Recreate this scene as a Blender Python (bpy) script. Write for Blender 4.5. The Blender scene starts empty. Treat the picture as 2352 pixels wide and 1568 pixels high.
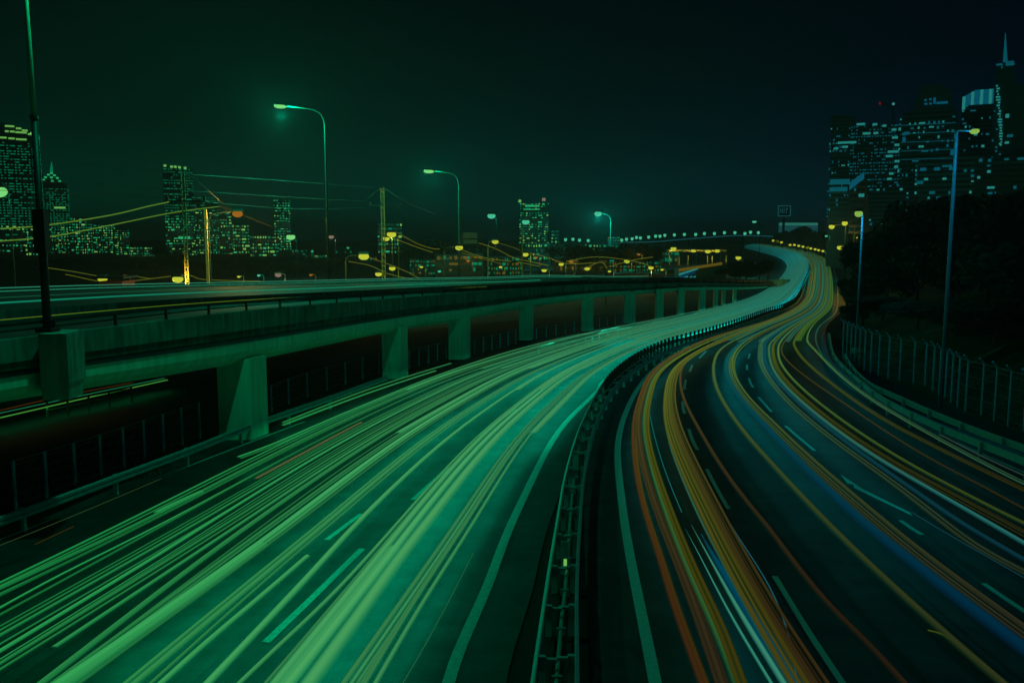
import bpy, math, random
from mathutils import Vector, Matrix
random.seed(7)
SC = bpy.context.scene; COL = SC.collection
HAZE = .00035
# ------------------------------------------------------------------ camera, sky, exposure
F = 1980.0; W = 2352.0; H = 1568.0; PITCH = math.atan((784-548)/F); EYE = 9.0
cam = bpy.data.objects.new('camera', bpy.data.cameras.new('camera')); COL.objects.link(cam)
cam.location = (0, 0, EYE); cam.rotation_euler = (math.pi/2-PITCH, 0, 0)
cam.data.sensor_width = 36; cam.data.lens = 36*F/W; cam.data.clip_end = 9000; cam.data.clip_start = .1
SC.camera = cam
SC.view_settings.view_transform = 'Standard'; SC.view_settings.look = 'None'
SC.view_settings.exposure = 0; SC.view_settings.gamma = 1
SC.cycles.use_denoising = True
SC.cycles.max_bounces = 4; SC.cycles.transparent_max_bounces = 24; SC.cycles.diffuse_bounces = 2; SC.cycles.glossy_bounces = 2; SC.cycles.volume_bounces = 0
SC.cycles.sample_clamp_indirect = 2.0
def lin(c):
    c = c/255.0
    return c/12.92 if c <= .04045 else ((c+.055)/1.055)**2.4
def C(r, g, b): return (lin(r), lin(g), lin(b))
world = bpy.data.worlds.new('World'); SC.world = world; world.use_nodes = True
nt = world.node_tree; nt.nodes.clear(); N = nt.nodes.new; L = nt.links.new
tc = N('ShaderNodeTexCoord'); sp = N('ShaderNodeSeparateXYZ'); L(tc.outputs['Generated'], sp.inputs[0])
def ramp(stops):
    r = N('ShaderNodeValToRGB'); e = r.color_ramp.elements
    e[0].position, e[1].position = stops[0][0], stops[-1][0]
    e[0].color, e[1].color = (*C(*stops[0][1]), 1), (*C(*stops[-1][1]), 1)
    for p, c in stops[1:-1]: x = e.new(p); x.color = (*C(*c), 1)
    L(sp.outputs['Z'], r.inputs[0]); return r
r1 = ramp([(0, (0, 60, 44)), (.05, (0, 46, 34)), (.12, (0, 25, 18)), (.24, (0, 7, 6)), (.38, (0, 0, 1))])
r2 = ramp([(0, (0, 48, 66)), (.04, (0, 29, 44)), (.09, (0, 14, 29)), (.18, (0, 4, 15)), (.36, (0, 0, 7))])
mr = N('ShaderNodeMapRange'); mr.inputs[1].default_value = -.35; mr.inputs[2].default_value = .42
L(sp.outputs['X'], mr.inputs[0]); mx = N('ShaderNodeMix'); mx.data_type = 'RGBA'
L(mr.outputs[0], mx.inputs[0]); L(r1.outputs[0], mx.inputs[6]); L(r2.outputs[0], mx.inputs[7])
bg = N('ShaderNodeBackground'); bg.inputs[1].default_value = 1.0; L(mx.outputs[2], bg.inputs[0])
wo = N('ShaderNodeOutputWorld'); L(bg.outputs[0], wo.inputs[0])
# ------------------------------------------------------------------ pixel -> world
CP, SP = math.cos(PITCH), math.sin(PITCH)
def ray(x, y):
    dx = (x-W/2)/F; dy = -(y-H/2)/F
    return Vector((dx, CP+dy*SP, -SP+dy*CP))
def G(x, y, z=0.0):
    d = ray(x, y); t = (z-EYE)/d.z
    return Vector((0, 0, EYE))+d*t
def A(x, y, Y):
    d = ray(x, y); return Vector((0, 0, EYE))+d*(Y/d.y)
# ------------------------------------------------------------------ mesh helper
class MB:
    def __init__(s): s.v = []; s.f = []; s.m = []; s.c = []; s.cols = []
    def add(s, vs, fs, mi=0, col=None):
        o = len(s.v); s.v += [tuple(v) for v in vs]; s.f += [tuple(i+o for i in f) for f in fs]; s.m += [mi]*len(fs)
        if col is not None:
            if isinstance(col, list): s.cols += col
            else: s.cols += [col]*len(vs)
        return s
    def box(s, c, size, rz=0, mi=0, taper=1.0, lean=(0, 0)):
        a, b, h = size[0]/2, size[1]/2, size[2]/2; cr, sr = math.cos(rz), math.sin(rz); vs = []
        for k, z in ((1, -h), (taper, h)):
            for x, y in ((-a, -b), (a, -b), (a, b), (-a, b)):
                x *= k; y *= k
                if z > 0: x += lean[0]; y += lean[1]
                vs.append((c[0]+x*cr-y*sr, c[1]+x*sr+y*cr, c[2]+z))
        return s.add(vs, [(3, 2, 1, 0), (4, 5, 6, 7), (0, 1, 5, 4), (1, 2, 6, 5), (2, 3, 7, 6), (3, 0, 4, 7)], mi)
    def tube(s, pts, r, n=6, mi=0, cap=True, cols=None):
        pts = [Vector(p) for p in pts]; k = len(pts); rs = r if isinstance(r, (list, tuple)) else [r]*k
        vs = []; up0 = None; cc = []
        for i, p in enumerate(pts):
            t = (pts[min(i+1, k-1)]-pts[max(i-1, 0)]).normalized()
            if up0 is None: up0 = Vector((0, 0, 1)) if abs(t.z) < .9 else Vector((1, 0, 0))
            a = t.cross(up0).normalized(); b = a.cross(t).normalized(); up0 = b
            for j in range(n):
                an = 2*math.pi*j/n; vs.append(p+(a*math.cos(an)+b*math.sin(an))*rs[i])
                if cols: cc.append(cols[i])
        fs = [(i*n+j, i*n+(j+1) % n, (i+1)*n+(j+1) % n, (i+1)*n+j) for i in range(k-1) for j in range(n)]
        if cap: fs += [tuple(range(n))[::-1], tuple((k-1)*n+j for j in range(n))]
        return s.add(vs, fs, mi, cc if cols else None)
    def prism(s, outline, y0, y1, mi=0):       # outline of (x, z), extruded in y
        n = len(outline)
        vs = [(x, y0, z) for x, z in outline]+[(x, y1, z) for x, z in outline]
        return s.add(vs, [tuple(range(n)), tuple(range(n, 2*n))[::-1]]+[(i, i+n, (i+1) % n+n, (i+1) % n) for i in range(n)], mi)
    def sweep(s, path, prof, mi=0, closed=True):  # prof of (side, z) offsets along a plan path (points may carry z)
        path = [Vector(p) for p in path]; k = len(path); n = len(prof); vs = []
        for i, p in enumerate(path):
            t = path[min(i+1, k-1)]-path[max(i-1, 0)]; t.z = 0; t.normalize(); a = Vector((t.y, -t.x, 0))
            for u, z in prof: q = p+a*u; vs.append((q.x, q.y, q.z+z))
        m = n if closed else n-1
        fs = [(i*n+j, (i+1)*n+j, (i+1)*n+(j+1) % n, i*n+(j+1) % n) for i in range(k-1) for j in range(m)]
        if closed: fs += [tuple(range(n)), tuple((k-1)*n+j for j in range(n))[::-1]]
        return s.add(vs, fs, mi)
    def ell(s, c, r, n=10, m=6, mi=0):
        vs = [(c[0], c[1], c[2]-r[2])]
        for i in range(1, m):
            ph = -math.pi/2+math.pi*i/m
            for j in range(n):
                th = 2*math.pi*j/n; vs.append((c[0]+r[0]*math.cos(ph)*math.cos(th), c[1]+r[1]*math.cos(ph)*math.sin(th), c[2]+r[2]*math.sin(ph)))
        vs.append((c[0], c[1], c[2]+r[2])); e = len(vs)-1
        fs = [(0, 1+(j+1) % n, 1+j) for j in range(n)]
        for i in range(m-2):
            for j in range(n): a = 1+i*n; b = a+n; fs.append((a+j, a+(j+1) % n, b+(j+1) % n, b+j))
        a = 1+(m-2)*n; fs += [(a+j, a+(j+1) % n, e) for j in range(n)]
        return s.add(vs, fs, mi)
    def build(s, name, mats, parent=None, smooth=False):
        me = bpy.data.meshes.new(name); me.from_pydata(s.v, [], s.f)
        for m in (mats if isinstance(mats, (list, tuple)) else [mats]): me.materials.append(m)
        me.polygons.foreach_set('material_index', s.m)
        if smooth: me.polygons.foreach_set('use_smooth', [True]*len(s.f))
        if s.cols and len(s.cols) == len(s.v):
            at = me.color_attributes.new('glow', 'FLOAT_COLOR', 'POINT'); fl = []
            for c in s.cols: fl += [c[0], c[1], c[2], c[3] if len(c) > 3 else 1.0]
            at.data.foreach_set('color', fl)
        me.update(); o = bpy.data.objects.new(name, me); COL.objects.link(o)
        if parent is not None:
            o.parent = parent; o.matrix_parent_inverse = Matrix.Translation(-Vector(parent.location))
        return o
def tag(o, label, cat, group=None, kind=None):
    if label: o['label'] = label
    if cat: o['category'] = cat
    if group: o['group'] = group
    if kind: o['kind'] = kind
    return o
def thing(name, loc, label, cat, group=None):
    o = bpy.data.objects.new(name, None); o.location = loc; o.empty_display_size = .3; COL.objects.link(o)
    return tag(o, label, cat, group)
def struct(name, mb, m): o = mb.build(name, m); o['kind'] = 'structure'; return o
def smooth(pts, per=6):
    pts = [Vector(p) for p in pts]; out = []
    P = [pts[0]*2-pts[1]]+pts+[pts[-1]*2-pts[-2]]
    for i in range(1, len(P)-2):
        a, b, c, d = P[i-1:i+3]
        for k in range(per):
            t = k/per; out.append(.5*((2*b)+(c-a)*t+(2*a-5*b+4*c-d)*t*t+(3*b-a-3*c+d)*t**3))
    out.append(pts[-1]); return out
def resample(pts, step):
    out = [pts[0]]; acc = 0
    for a, b in zip(pts, pts[1:]):
        l = (b-a).length; t = step-acc
        while t <= l: out.append(a+(b-a)*(t/l)); t += step
        acc = (acc+l) % step
    return out
# ------------------------------------------------------------------ materials
def mat(name, base, rough=.7, metal=0, noise=None, bump=0, var=.25, spec=.4):
    m = bpy.data.materials.new(name); m.use_nodes = True; t = m.node_tree; b = t.nodes['Principled BSDF']
    b.inputs['Base Color'].default_value = (*base, 1); b.inputs['Roughness'].default_value = rough
    b.inputs['Metallic'].default_value = metal; b.inputs['Specular IOR Level'].default_value = spec
    if noise:
        co = t.nodes.new('ShaderNodeTexCoord'); n = t.nodes.new('ShaderNodeTexNoise'); n.inputs['Scale'].default_value = noise
        n.inputs['Detail'].default_value = 6; t.links.new(co.outputs['Object'], n.inputs['Vector'])
        r = t.nodes.new('ShaderNodeValToRGB'); e = r.color_ramp.elements; e[0].position = .3; e[1].position = .7
        e[0].color = (*[c*(1-var) for c in base], 1); e[1].color = (*[min(1, c*(1+var)) for c in base], 1)
        t.links.new(n.outputs['Fac'], r.inputs[0]); t.links.new(r.outputs[0], b.inputs['Base Color'])
        if bump:
            bp = t.nodes.new('ShaderNodeBump'); bp.inputs['Strength'].default_value = bump; bp.inputs['Distance'].default_value = .02
            n2 = t.nodes.new('ShaderNodeTexNoise'); n2.inputs['Scale'].default_value = noise*14
            t.links.new(co.outputs['Object'], n2.inputs['Vector']); t.links.new(n2.outputs['Fac'], bp.inputs['Height']); t.links.new(bp.outputs[0], b.inputs['Normal'])
    return m
def emis(name, col, strength=1.0, sample=False, tint=None):
    m = bpy.data.materials.new(name); m.use_nodes = True; t = m.node_tree; t.nodes.clear()
    e = t.nodes.new('ShaderNodeEmission'); o = t.nodes.new('ShaderNodeOutputMaterial'); t.links.new(e.outputs[0], o.inputs[0])
    if col is None:
        a = t.nodes.new('ShaderNodeAttribute'); a.attribute_name = 'glow'; t.links.new(a.outputs['Color'], e.inputs[0])
        if tint:
            x = t.nodes.new('ShaderNodeVectorMath'); x.operation = 'MULTIPLY'; x.inputs[1].default_value = tint
            t.links.new(a.outputs['Color'], x.inputs[0]); t.links.new(x.outputs[0], e.inputs[0])
    else: e.inputs[0].default_value = (*col, 1)
    e.inputs[1].default_value = strength
    m.cycles.emission_sampling = 'FRONT' if sample else 'NONE'
    return m
def asphalt():
    m = mat('asphalt', (.022, .055, .056), .62, noise=1.3, bump=.25, var=.3)
    t = m.node_tree; b = t.nodes['Principled BSDF']; co = t.nodes['Texture Coordinate']
    old = b.inputs['Base Color'].links[0].from_socket
    s = t.nodes.new('ShaderNodeTexNoise'); s.inputs['Scale'].default_value = 26; s.inputs['Detail'].default_value = 2
    t.links.new(co.outputs['Object'], s.inputs['Vector'])      # loose pale grit
    r = t.nodes.new('ShaderNodeValToRGB'); r.color_ramp.elements[0].position = .735; r.color_ramp.elements[1].position = .76
    t.links.new(s.outputs['Fac'], r.inputs[0]); x = t.nodes.new('ShaderNodeMix'); x.data_type = 'RGBA'
    t.links.new(r.outputs[0], x.inputs[0]); t.links.new(old, x.inputs[6]); x.inputs[7].default_value = (.4, .4, .36, 1)
    w = t.nodes.new('ShaderNodeTexNoise'); w.inputs['Scale'].default_value = .35; w.inputs['Detail'].default_value = 9; w.inputs['Roughness'].default_value = .7
    t.links.new(co.outputs['Object'], w.inputs['Vector']); wr = t.nodes.new('ShaderNodeValToRGB'); wr.color_ramp.elements[0].position = .35; wr.color_ramp.elements[1].position = .66
    wr.color_ramp.elements[0].color = (.5, .5, .5, 1); wr.color_ramp.elements[1].color = (1.25, 1.25, 1.25, 1); t.links.new(w.outputs['Fac'], wr.inputs[0])
    y = t.nodes.new('ShaderNodeMix'); y.data_type = 'RGBA'; y.blend_type = 'MULTIPLY'; y.inputs[0].default_value = 1; t.links.new(x.outputs[2], y.inputs[6]); t.links.new(wr.outputs[0], y.inputs[7])
    t.links.new(y.outputs[2], b.inputs['Base Color']); return m
def streaks(m, amt=.5):      # run-off stains down a wall
    t = m.node_tree; b = t.nodes['Principled BSDF']; old = b.inputs['Base Color'].links[0].from_socket; co = t.nodes['Texture Coordinate']
    mp = t.nodes.new('ShaderNodeMapping'); mp.inputs['Scale'].default_value = (2.2, 2.2, .25); n = t.nodes.new('ShaderNodeTexNoise'); n.inputs['Scale'].default_value = 1.6; n.inputs['Detail'].default_value = 8
    t.links.new(co.outputs['Object'], mp.inputs[0]); t.links.new(mp.outputs[0], n.inputs['Vector']); r = t.nodes.new('ShaderNodeValToRGB'); r.color_ramp.elements[0].position = .38; r.color_ramp.elements[1].position = .62
    v = 1-amt; r.color_ramp.elements[0].color = (v, v, v, 1); r.color_ramp.elements[1].color = (1.05, 1.05, 1.05, 1); t.links.new(n.outputs['Fac'], r.inputs[0])
    y = t.nodes.new('ShaderNodeMix'); y.data_type = 'RGBA'; y.blend_type = 'MULTIPLY'; y.inputs[0].default_value = 1; t.links.new(old, y.inputs[6]); t.links.new(r.outputs[0], y.inputs[7]); t.links.new(y.outputs[2], b.inputs['Base Color'])
M = {
 'asphalt': asphalt(), 'ground': mat('soil', (.005, .018, .016), .95, noise=.4, bump=.3),
 'deckroad': mat('deck_asphalt', (.016, .042, .04), .7, noise=1.1, bump=.2),
 'strip': mat('median_soil', (.008, .022, .02), .95, noise=2, bump=.5, var=.5),
 'paint_mid': mat('edge_paint', (.2, .52, .46), .55, noise=7, var=.2), 'paint_dimmed': mat('dimmed_road_paint', (.14, .4, .36), .6, noise=9, var=.3), 'paint': mat('road_paint', (.3, .74, .66), .55, noise=9, var=.12),  # darker paint copies offset the strong underglow above dashes and left edge
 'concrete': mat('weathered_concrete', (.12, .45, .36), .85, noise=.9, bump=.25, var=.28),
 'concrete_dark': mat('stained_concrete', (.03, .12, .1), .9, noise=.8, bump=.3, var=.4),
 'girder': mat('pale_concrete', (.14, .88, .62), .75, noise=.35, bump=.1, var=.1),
 'steel': mat('galvanised_steel', (.16, .58, .54), .5, .15, noise=5, var=.12),
 'pole': mat('painted_pole', (.02, .075, .06), .6, .1, noise=3, var=.12),
 'dark': mat('dark_metal', (.02, .022, .024), .5, .5, noise=4),
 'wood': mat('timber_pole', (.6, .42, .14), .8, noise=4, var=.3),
 'pole_lamplit_top': mat('lamplit_pole', (.06, .4, .24), .5, .1, noise=3), 'panel': mat('panel_concrete', (.05, .24, .19), .85, noise=.9, bump=.2, var=.3), 'fence_post_lit': mat('fence_post_lamplit', (.1, .55, .85), .5, .1, noise=3), 'barrier_bluelit': mat('barrier_blue_light', (.01, .12, .24), .6, noise=2, var=.4), 'pole_lamplit_blue': mat('lamplit_blue_pole', (.05, .26, .42), .5, .1, noise=3, var=.12), 'wire': mat('wire', (.3, .32, .3), .5, .4), 'bark': mat('bark', (.05, .04, .03), .9, noise=6),  # brighter pole and fence-post copies carry lamplight in their base colour
 'leaf': mat('leaf', (.012, .03, .014), .8, noise=1.2, var=.45), 'wall': mat('facade', (.03, .1, .1), .6, noise=.08, var=.3),
 'wall2': mat('facade_pale', (.08, .22, .24), .7, noise=.08, var=.2), 'glass': mat('dark_glass', (.02, .03, .035), .15, noise=.2, spec=.8),
 'brick': mat('brown_cladding', (.22, .12, .07), .8, noise=2), 'red': mat('red_wall', (.3, .05, .04), .7, noise=2),
 'grass': mat('grass', (.014, .04, .012), .95, noise=5, bump=.6, var=.5),
}
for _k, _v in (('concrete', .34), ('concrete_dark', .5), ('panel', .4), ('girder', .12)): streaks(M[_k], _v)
LG = (.0, 1, .50); LT = (.0, 1, .72); LB = (.0, .55, 1); LO = (1, .62, .08)   # lamp colours: green, teal, blue, sodium
EM = {'gold_teal': emis('glow_gold_teal', C(130, 175, 75)), 'lamp_green': emis('glow_green', C(120, 215, 120)), 'lamp_teal': emis('glow_teal', C(70, 190, 145)), 'lamp_blue': emis('glow_blue', C(60, 135, 130)),
 'sod': emis('glow_sodium', C(190, 200, 55)), 'sod2': emis('glow_orange', C(150, 95, 25)), 'pink': emis('glow_pink', C(130, 110, 95)),
 'win_g': emis('window_green', C(40, 170, 105)), 'win_y': emis('window_yellow_green', C(110, 180, 85)), 'win_d': emis('window_dim_green', C(0, 118, 78)),
 'win_b': emis('window_blue', C(34, 125, 118)), 'win_bd': emis('window_dim_blue', C(6, 78, 88)), 'win_o': emis('window_orange', C(88, 74, 20)), 'crown': emis('crown_light', C(6, 78, 98)),
 'trail': emis('trail_glow', None, 1.0), 'beam': emis('trail_underglow', None, 15.0, True, (.0, .9, 1.3)), 'underglow_o': emis('added_underglow_orange', C(150, 80, 20), 14.0, True), 'underglow_low': emis('trail_underglow_weak', None, 3.5, True, (.0, .95, 1.4)), 'underglow_r': emis('added_underglow_blue', (.0, .11, .115), 6.0, True), 'board': emis('sign_board', C(40, 118, 100)), 'board_d': emis('sign_dim', C(20, 70, 75)), 'redl': emis('beacon_red', C(110, 10, 15))}  # streak undersides given added emission to light the road and girder
_t = EM['underglow_r'].node_tree; _g = _t.nodes.new('ShaderNodeNewGeometry'); _s = _t.nodes.new('ShaderNodeSeparateXYZ'); _m = _t.nodes.new('ShaderNodeMapRange')
_t.links.new(_g.outputs['Position'], _s.inputs[0]); _t.links.new(_s.outputs['Y'], _m.inputs[0]); _t.links.new(_m.outputs[0], _t.nodes['Emission'].inputs[1])
_t2 = EM['beam'].node_tree; _g = _t2.nodes.new('ShaderNodeNewGeometry'); _s2 = _t2.nodes.new('ShaderNodeSeparateXYZ'); _m2 = _t2.nodes.new('ShaderNodeMapRange')
_t2.links.new(_g.outputs['Position'], _s2.inputs[0]); _t2.links.new(_s2.outputs['Y'], _m2.inputs[0]); _t2.links.new(_m2.outputs[0], _t2.nodes['Emission'].inputs[1])
for _i, _v in ((1, 28), (2, 70), (3, 15.0), (4, 23.0)): _m2.inputs[_i].default_value = _v    # added underside glow raised with distance, to brighten road and girder there
for _i, _v in ((1, 19), (2, 42), (3, .5), (4, 7.0)): _m.inputs[_i].default_value = _v      # added teal underside glow of outbound streaks, weak near and stronger farther off
for _k in ('trail', 'beam', 'underglow_low', 'underglow_r', 'underglow_o'):
    _t = EM[_k].node_tree; _e = _t.nodes['Emission']; _o = _t.nodes['Material Output']; _tr = _t.nodes.new('ShaderNodeBsdfTransparent'); _x = _t.nodes.new('ShaderNodeMixShader')
    if _k == 'trail':
        _a = _t.nodes.new('ShaderNodeAttribute'); _a.attribute_name = 'glow'; _t.links.new(_a.outputs['Alpha'], _x.inputs[0]); _t.links.new(_tr.outputs[0], _x.inputs[1]); _t.links.new(_e.outputs[0], _x.inputs[2])
    else:
        _a = _t.nodes.new('ShaderNodeNewGeometry'); _t.links.new(_a.outputs['Backfacing'], _x.inputs[0]); _t.links.new(_e.outputs[0], _x.inputs[1]); _t.links.new(_tr.outputs[0], _x.inputs[2])
    _t.links.new(_x.outputs[0], _o.inputs[0])
def lamp_light(loc, col, power, parent, r=.25):
    ld = bpy.data.lights.new('light', 'POINT'); ld.energy = power; ld.color = col; ld.shadow_soft_size = r
    o = bpy.data.objects.new('light', ld); COL.objects.link(o); o.parent = parent
    o.location = Vector(loc)-Vector(parent.location); return o
# ------------------------------------------------------------------ ground and roads
g = MB(); g.add([(-5000, -60, -.03), (5000, -60, -.03), (5000, 8000, -.03), (-5000, 8000, -.03)], [(0, 1, 2, 3)]); struct('ground', g, M['ground'])
def V(x, y, z=0): return Vector((x, y, z))
def xy(px, Y): return V((px-W/2)/F*Y, Y)
# carriageway stations (left edge, right edge)
LS = [(V(-15, 4), V(-1.3, 4)), (V(-14.6, 12), V(-1.25, 12)), (G(-150, 1390), G(1030, 1568)), (G(60, 1240), G(1120, 1345)), (G(370, 1094), G(1187, 1176)), (G(600, 1010), G(1283, 991)),
      (G(800, 925), G(1371, 899)), (G(960, 872), G(1401, 865)), (G(1330, 777), G(1526, 790)), (G(1500, 742), G(1650, 752)), (G(1640, 713), G(1764, 715)), (G(1720, 691), G(1815, 695)),
      (G(1775, 661), G(1843, 655)), (G(1800, 633), G(1860, 622)), (G(1810, 611), G(1861, 600)), (G(1795, 595), G(1845, 584)), (G(1764, 583), G(1800, 570)), (G(1700, 569), G(1730, 561)), (G(1640, 562), G(1650, 557))]
RS = [(V(2.4, 4), V(20.3, 4)), (V(2.6, 12), V(20.2, 12)), (G(1505, 1568), V(20.1, 17.5)), (G(1431, 1174), V(20, 28)), (G(1423, 994), G(2190, 1013)), (G(1471, 884), G(2014, 926)), (G(1530, 825), G(1930, 870)),
      (G(1600, 788), G(1876, 790)), (G(1700, 759), G(1882, 750)), (G(1780, 735), G(1916, 722)), (G(1842, 699), G(1924, 700)), (G(1854, 669), G(1924, 667)), (G(1859, 635), G(1918, 630)),
      (G(1861, 608), G(1906, 597)), (G(1845, 588), G(1880, 583)), (G(1810, 575), G(1822, 570)), (G(1730, 565), G(1735, 560))]
def road(name, st, extra_l, extra_r, z, m):
    l = smooth([s[0] for s in st], 5); r = smooth([s[1] for s in st], 5); b = MB(); vs = []
    for p, q in zip(l, r):
        d = (q-p).normalized(); a = p-d*extra_l; c = q+d*extra_r; vs += [(a.x, a.y, z), (c.x, c.y, z)]
    b.add(vs, [(2*i, 2*i+1, 2*i+3, 2*i+2) for i in range(len(l)-1)]); return struct(name, b, m)
road('road_left', LS, 2.2, 1.2, 0, M['asphalt']); road('road_right', RS, 1.3, 1.0, .004, M['asphalt'])
def stripe(name, pts, w, z=.012, m='paint'):
    b = MB(); b.sweep([V(p.x, p.y, z) for p in pts], [(-w/2, 0), (w/2, 0)], closed=False); return struct(name, b, M[m])
stripe('edge_line', smooth([s[1] for s in LS], 6), .27, m='paint_mid'); stripe('edge_line', smooth([s[0] for s in RS], 6), .27)
stripe('edge_line', smooth([G(-60, 1262), G(0, 1240), G(370, 1094), G(480, 1052), G(700, 968)]), .13)
stripe('edge_line', smooth([s[1] for s in RS][2:]), .15)
def dash(*px, w=.15): stripe('lane_marking', smooth([G(*p) for p in px], 3), w, m='paint_dimmed' if px[0][0] < 1300 else 'paint')
dash((610, 1475), (722, 1368), (832, 1260), w=.2); dash((948, 1148), (990, 1110), (1030, 1073), w=.17); dash((1102, 1001), (1140, 970), (1185, 940), w=.15)
dash((750, 1240), (830, 1180), w=.17)
for a in [((1577, 893), (1572, 893), (1575, 872)), ((1584, 854), (1590, 838)), ((1606, 823), (1622, 806)), ((1568, 922), (1569, 938), (1573, 950)), ((1582, 985), (1590, 1010), (1602, 1033)), ((1623, 1077), (1645, 1120), (1674, 1169)),
          ((1779, 1323), (1850, 1440), (1939, 1575)), ((1742, 912), (1758, 930), (1772, 946)), ((1804, 978), (1835, 1005), (1871, 1035)), ((1720, 868), (1724, 880), (1730, 890)), ((1716, 838), (1716, 850)),
          ((1722, 812), (1719, 824)), ((2068, 1195), (2092, 1212), (2118, 1228)), ((2259, 1340), (2310, 1375), (2370, 1415))]: dash(*a, w=.16)
# arrow on the road
b = MB(); q = [G(*p, .012) for p in [(1930, 1088), (1946, 1110), (1960, 1112), (2090, 1176), (2096, 1184), (1962, 1120), (1990, 1128), (1984, 1136), (1950, 1118)]]
b.add([q[0], q[1], q[2], q[6]], [(0, 1, 2, 3)]); b.add([q[2], q[3], q[4], q[5]], [(0, 1, 2, 3)], 0); struct('arrow_marking', b, M['paint'])
# median strip of dark soil between the rails
ML = [(1222, 1568), (1258, 1326), (1283, 1174), (1296, 1099), (1316, 1024), (1336, 969), (1370, 901), (1401, 859), (1458, 816), (1526, 786), (1601, 767), (1672, 746), (1726, 727), (1764, 714), (1801, 703), (1828, 684), (1846, 645), (1861, 606), (1848, 584), (1814, 572)]
MR = [(1326, 1568), (1326, 1326), (1334, 1176), (1341, 1099), (1355, 1024), (1370, 969), (1402, 901), (1438, 861), (1492, 824), (1546, 798), (1616, 775), (1684, 753), (1736, 733), (1772, 719), (1808, 708), (1836, 686), (1853, 646), (1867, 606), (1855, 583), (1822, 571)]
mlp = [V(-.2+.0, 4, .75)]+[G(*p, .75) for p in ML]; mrp = [V(1.0, 4, .75)]+[G(*p, .75) for p in MR]
mlp[0] = mlp[1]+(mlp[1]-mlp[2])*1.2; mrp[0] = mrp[1]+(mrp[1]-mrp[2])*1.2
mls, mrs = smooth(mlp, 5), smooth(mrp, 5)
b = MB(); vs = []
for p, q_ in zip(mls, mrs): vs += [(p.x, p.y, .009), (q_.x, q_.y, .009)]
b.add(vs, [(2*i, 2*i+1, 2*i+3, 2*i+2) for i in range(len(mls)-1)]); struct('median_strip', b, M['strip'])
# ------------------------------------------------------------------ guard rails
WB = [(-.02, -.155), (.04, -.12), (.04, -.04), (-.02, 0), (.04, .04), (.04, .12), (-.02, .155), (-.05, .155), (-.05, -.155)]
def guard_rail(pts, side, label, spacing=3.6, maxY=110, spacer=None, cat='guard rail'):
    pts = [Vector((p.x, p.y, .60)) for p in pts]; t = thing('guard_rail', (pts[0].x, pts[0].y, 0), label, cat)
    MB().sweep(pts, [(u*side, z) for u, z in WB]).build('rail_beam', M['steel'], t)
    n = 0
    for p, nx in zip(resample(pts, spacing)[:-1], resample(pts, spacing)[1:]):
        if p.y > maxY or n > 60 or p.y < 10: continue
        d = (nx-p).normalized(); a = Vector((d.y, -d.x, 0)); rz = math.atan2(d.y, d.x); n += 1
        m = MB(); c = p-a*.12*side; m.box((c.x, c.y, .37), (.1, .14, .74), rz); m.box((c.x+a.x*.03*side, c.y+a.y*.03*side, .6), (.14, .12, .2), rz)
        if spacer: c2 = p-a*(.12+spacer/2)*side; m.box((c2.x, c2.y, .66), (.09, spacer, .06), rz)
        m.build('post', M['steel'], t)
    return t
guard_rail(mls, -1, 'steel guard rail on the oncoming side of the central reservation', 2.4, 90, .3)
guard_rail(mrs, 1, 'steel guard rail on the outbound side of the central reservation, beside the red streaks', 2.4, 90, .3)
lg = smooth([G(-260, 1262, .75), G(0, 1186, .75), G(250, 1096, .75), G(437, 1027, .75), G(587, 968, .75), G(738, 916, .75), G(890, 862, .75)])
guard_rail(lg, 1, 'long guard rail along the dark left shoulder, in front of the wire fence', 4)
guard_rail(smooth([G(1240, 792, .75), G(1333, 774, .75), G(1401, 754, .75), G(1501, 739, .75), G(1600, 716, .75)]), 1, 'brightly lit guard rail below the far viaduct piers', 2)
ro = [(1906, 765), (1912, 800), (1924, 822), (1946, 845), (1989, 882), (2046, 920), (2139, 965), (2239, 1006), (2352, 1050), (2480, 1110)]
guard_rail(smooth([G(*p, .75) for p in ro]), -1, 'inner guard rail along the outer edge of the right-hand bend', 3)
ro2 = [(1942, 812), (1964, 846), (2001, 878), (2064, 907), (2139, 940), (2239, 980), (2352, 1020), (2480, 1065)]
guard_rail(smooth([G(*p, .75) for p in ro2]), -1, 'outer second rail running just below the tall fence on the right', 3)
kb = smooth([G(*p) for p in [(1890, 775), (1893, 800), (1905, 838), (1935, 868), (1985, 908), (2050, 945), (2110, 975), (2180, 1005), (2260, 1035), (2352, 1072), (2480, 1130)]])  # added barrier stands in for the blue-lit shoulder; blue light in its colour
tag(MB().sweep(kb, [(.25, -.01), (.12, .5), (-.1, .5), (-.25, -.01)]).build('added_barrier', M['barrier_bluelit']), 'added low barrier round the outside of the right-hand bend, blue light put into its colour', 'barrier')
# anti glare fins on the far median
mid = [(a+c)/2 for a, c in zip(mls, mrs)]; t = thing('anti_glare_screen', G(1420, 880), 'row of pale upright fins on the far median between the two flows', 'anti-glare screen')
k = 0
for p in resample([Vector((p.x, p.y, 0)) for p in mid if 46 < p.y < 150], 1.0):
    if k < 100: MB().box((p.x, p.y, .75), (.34, .035, 1.1), .9).build('fin', M['pole'], t); k += 1
MB().tube([V(p.x, p.y, .62) for p in resample([Vector((p.x, p.y, 0)) for p in mid if 45 < p.y < 152], 3)], .04).build('base_rail', M['steel'], t)
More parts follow.
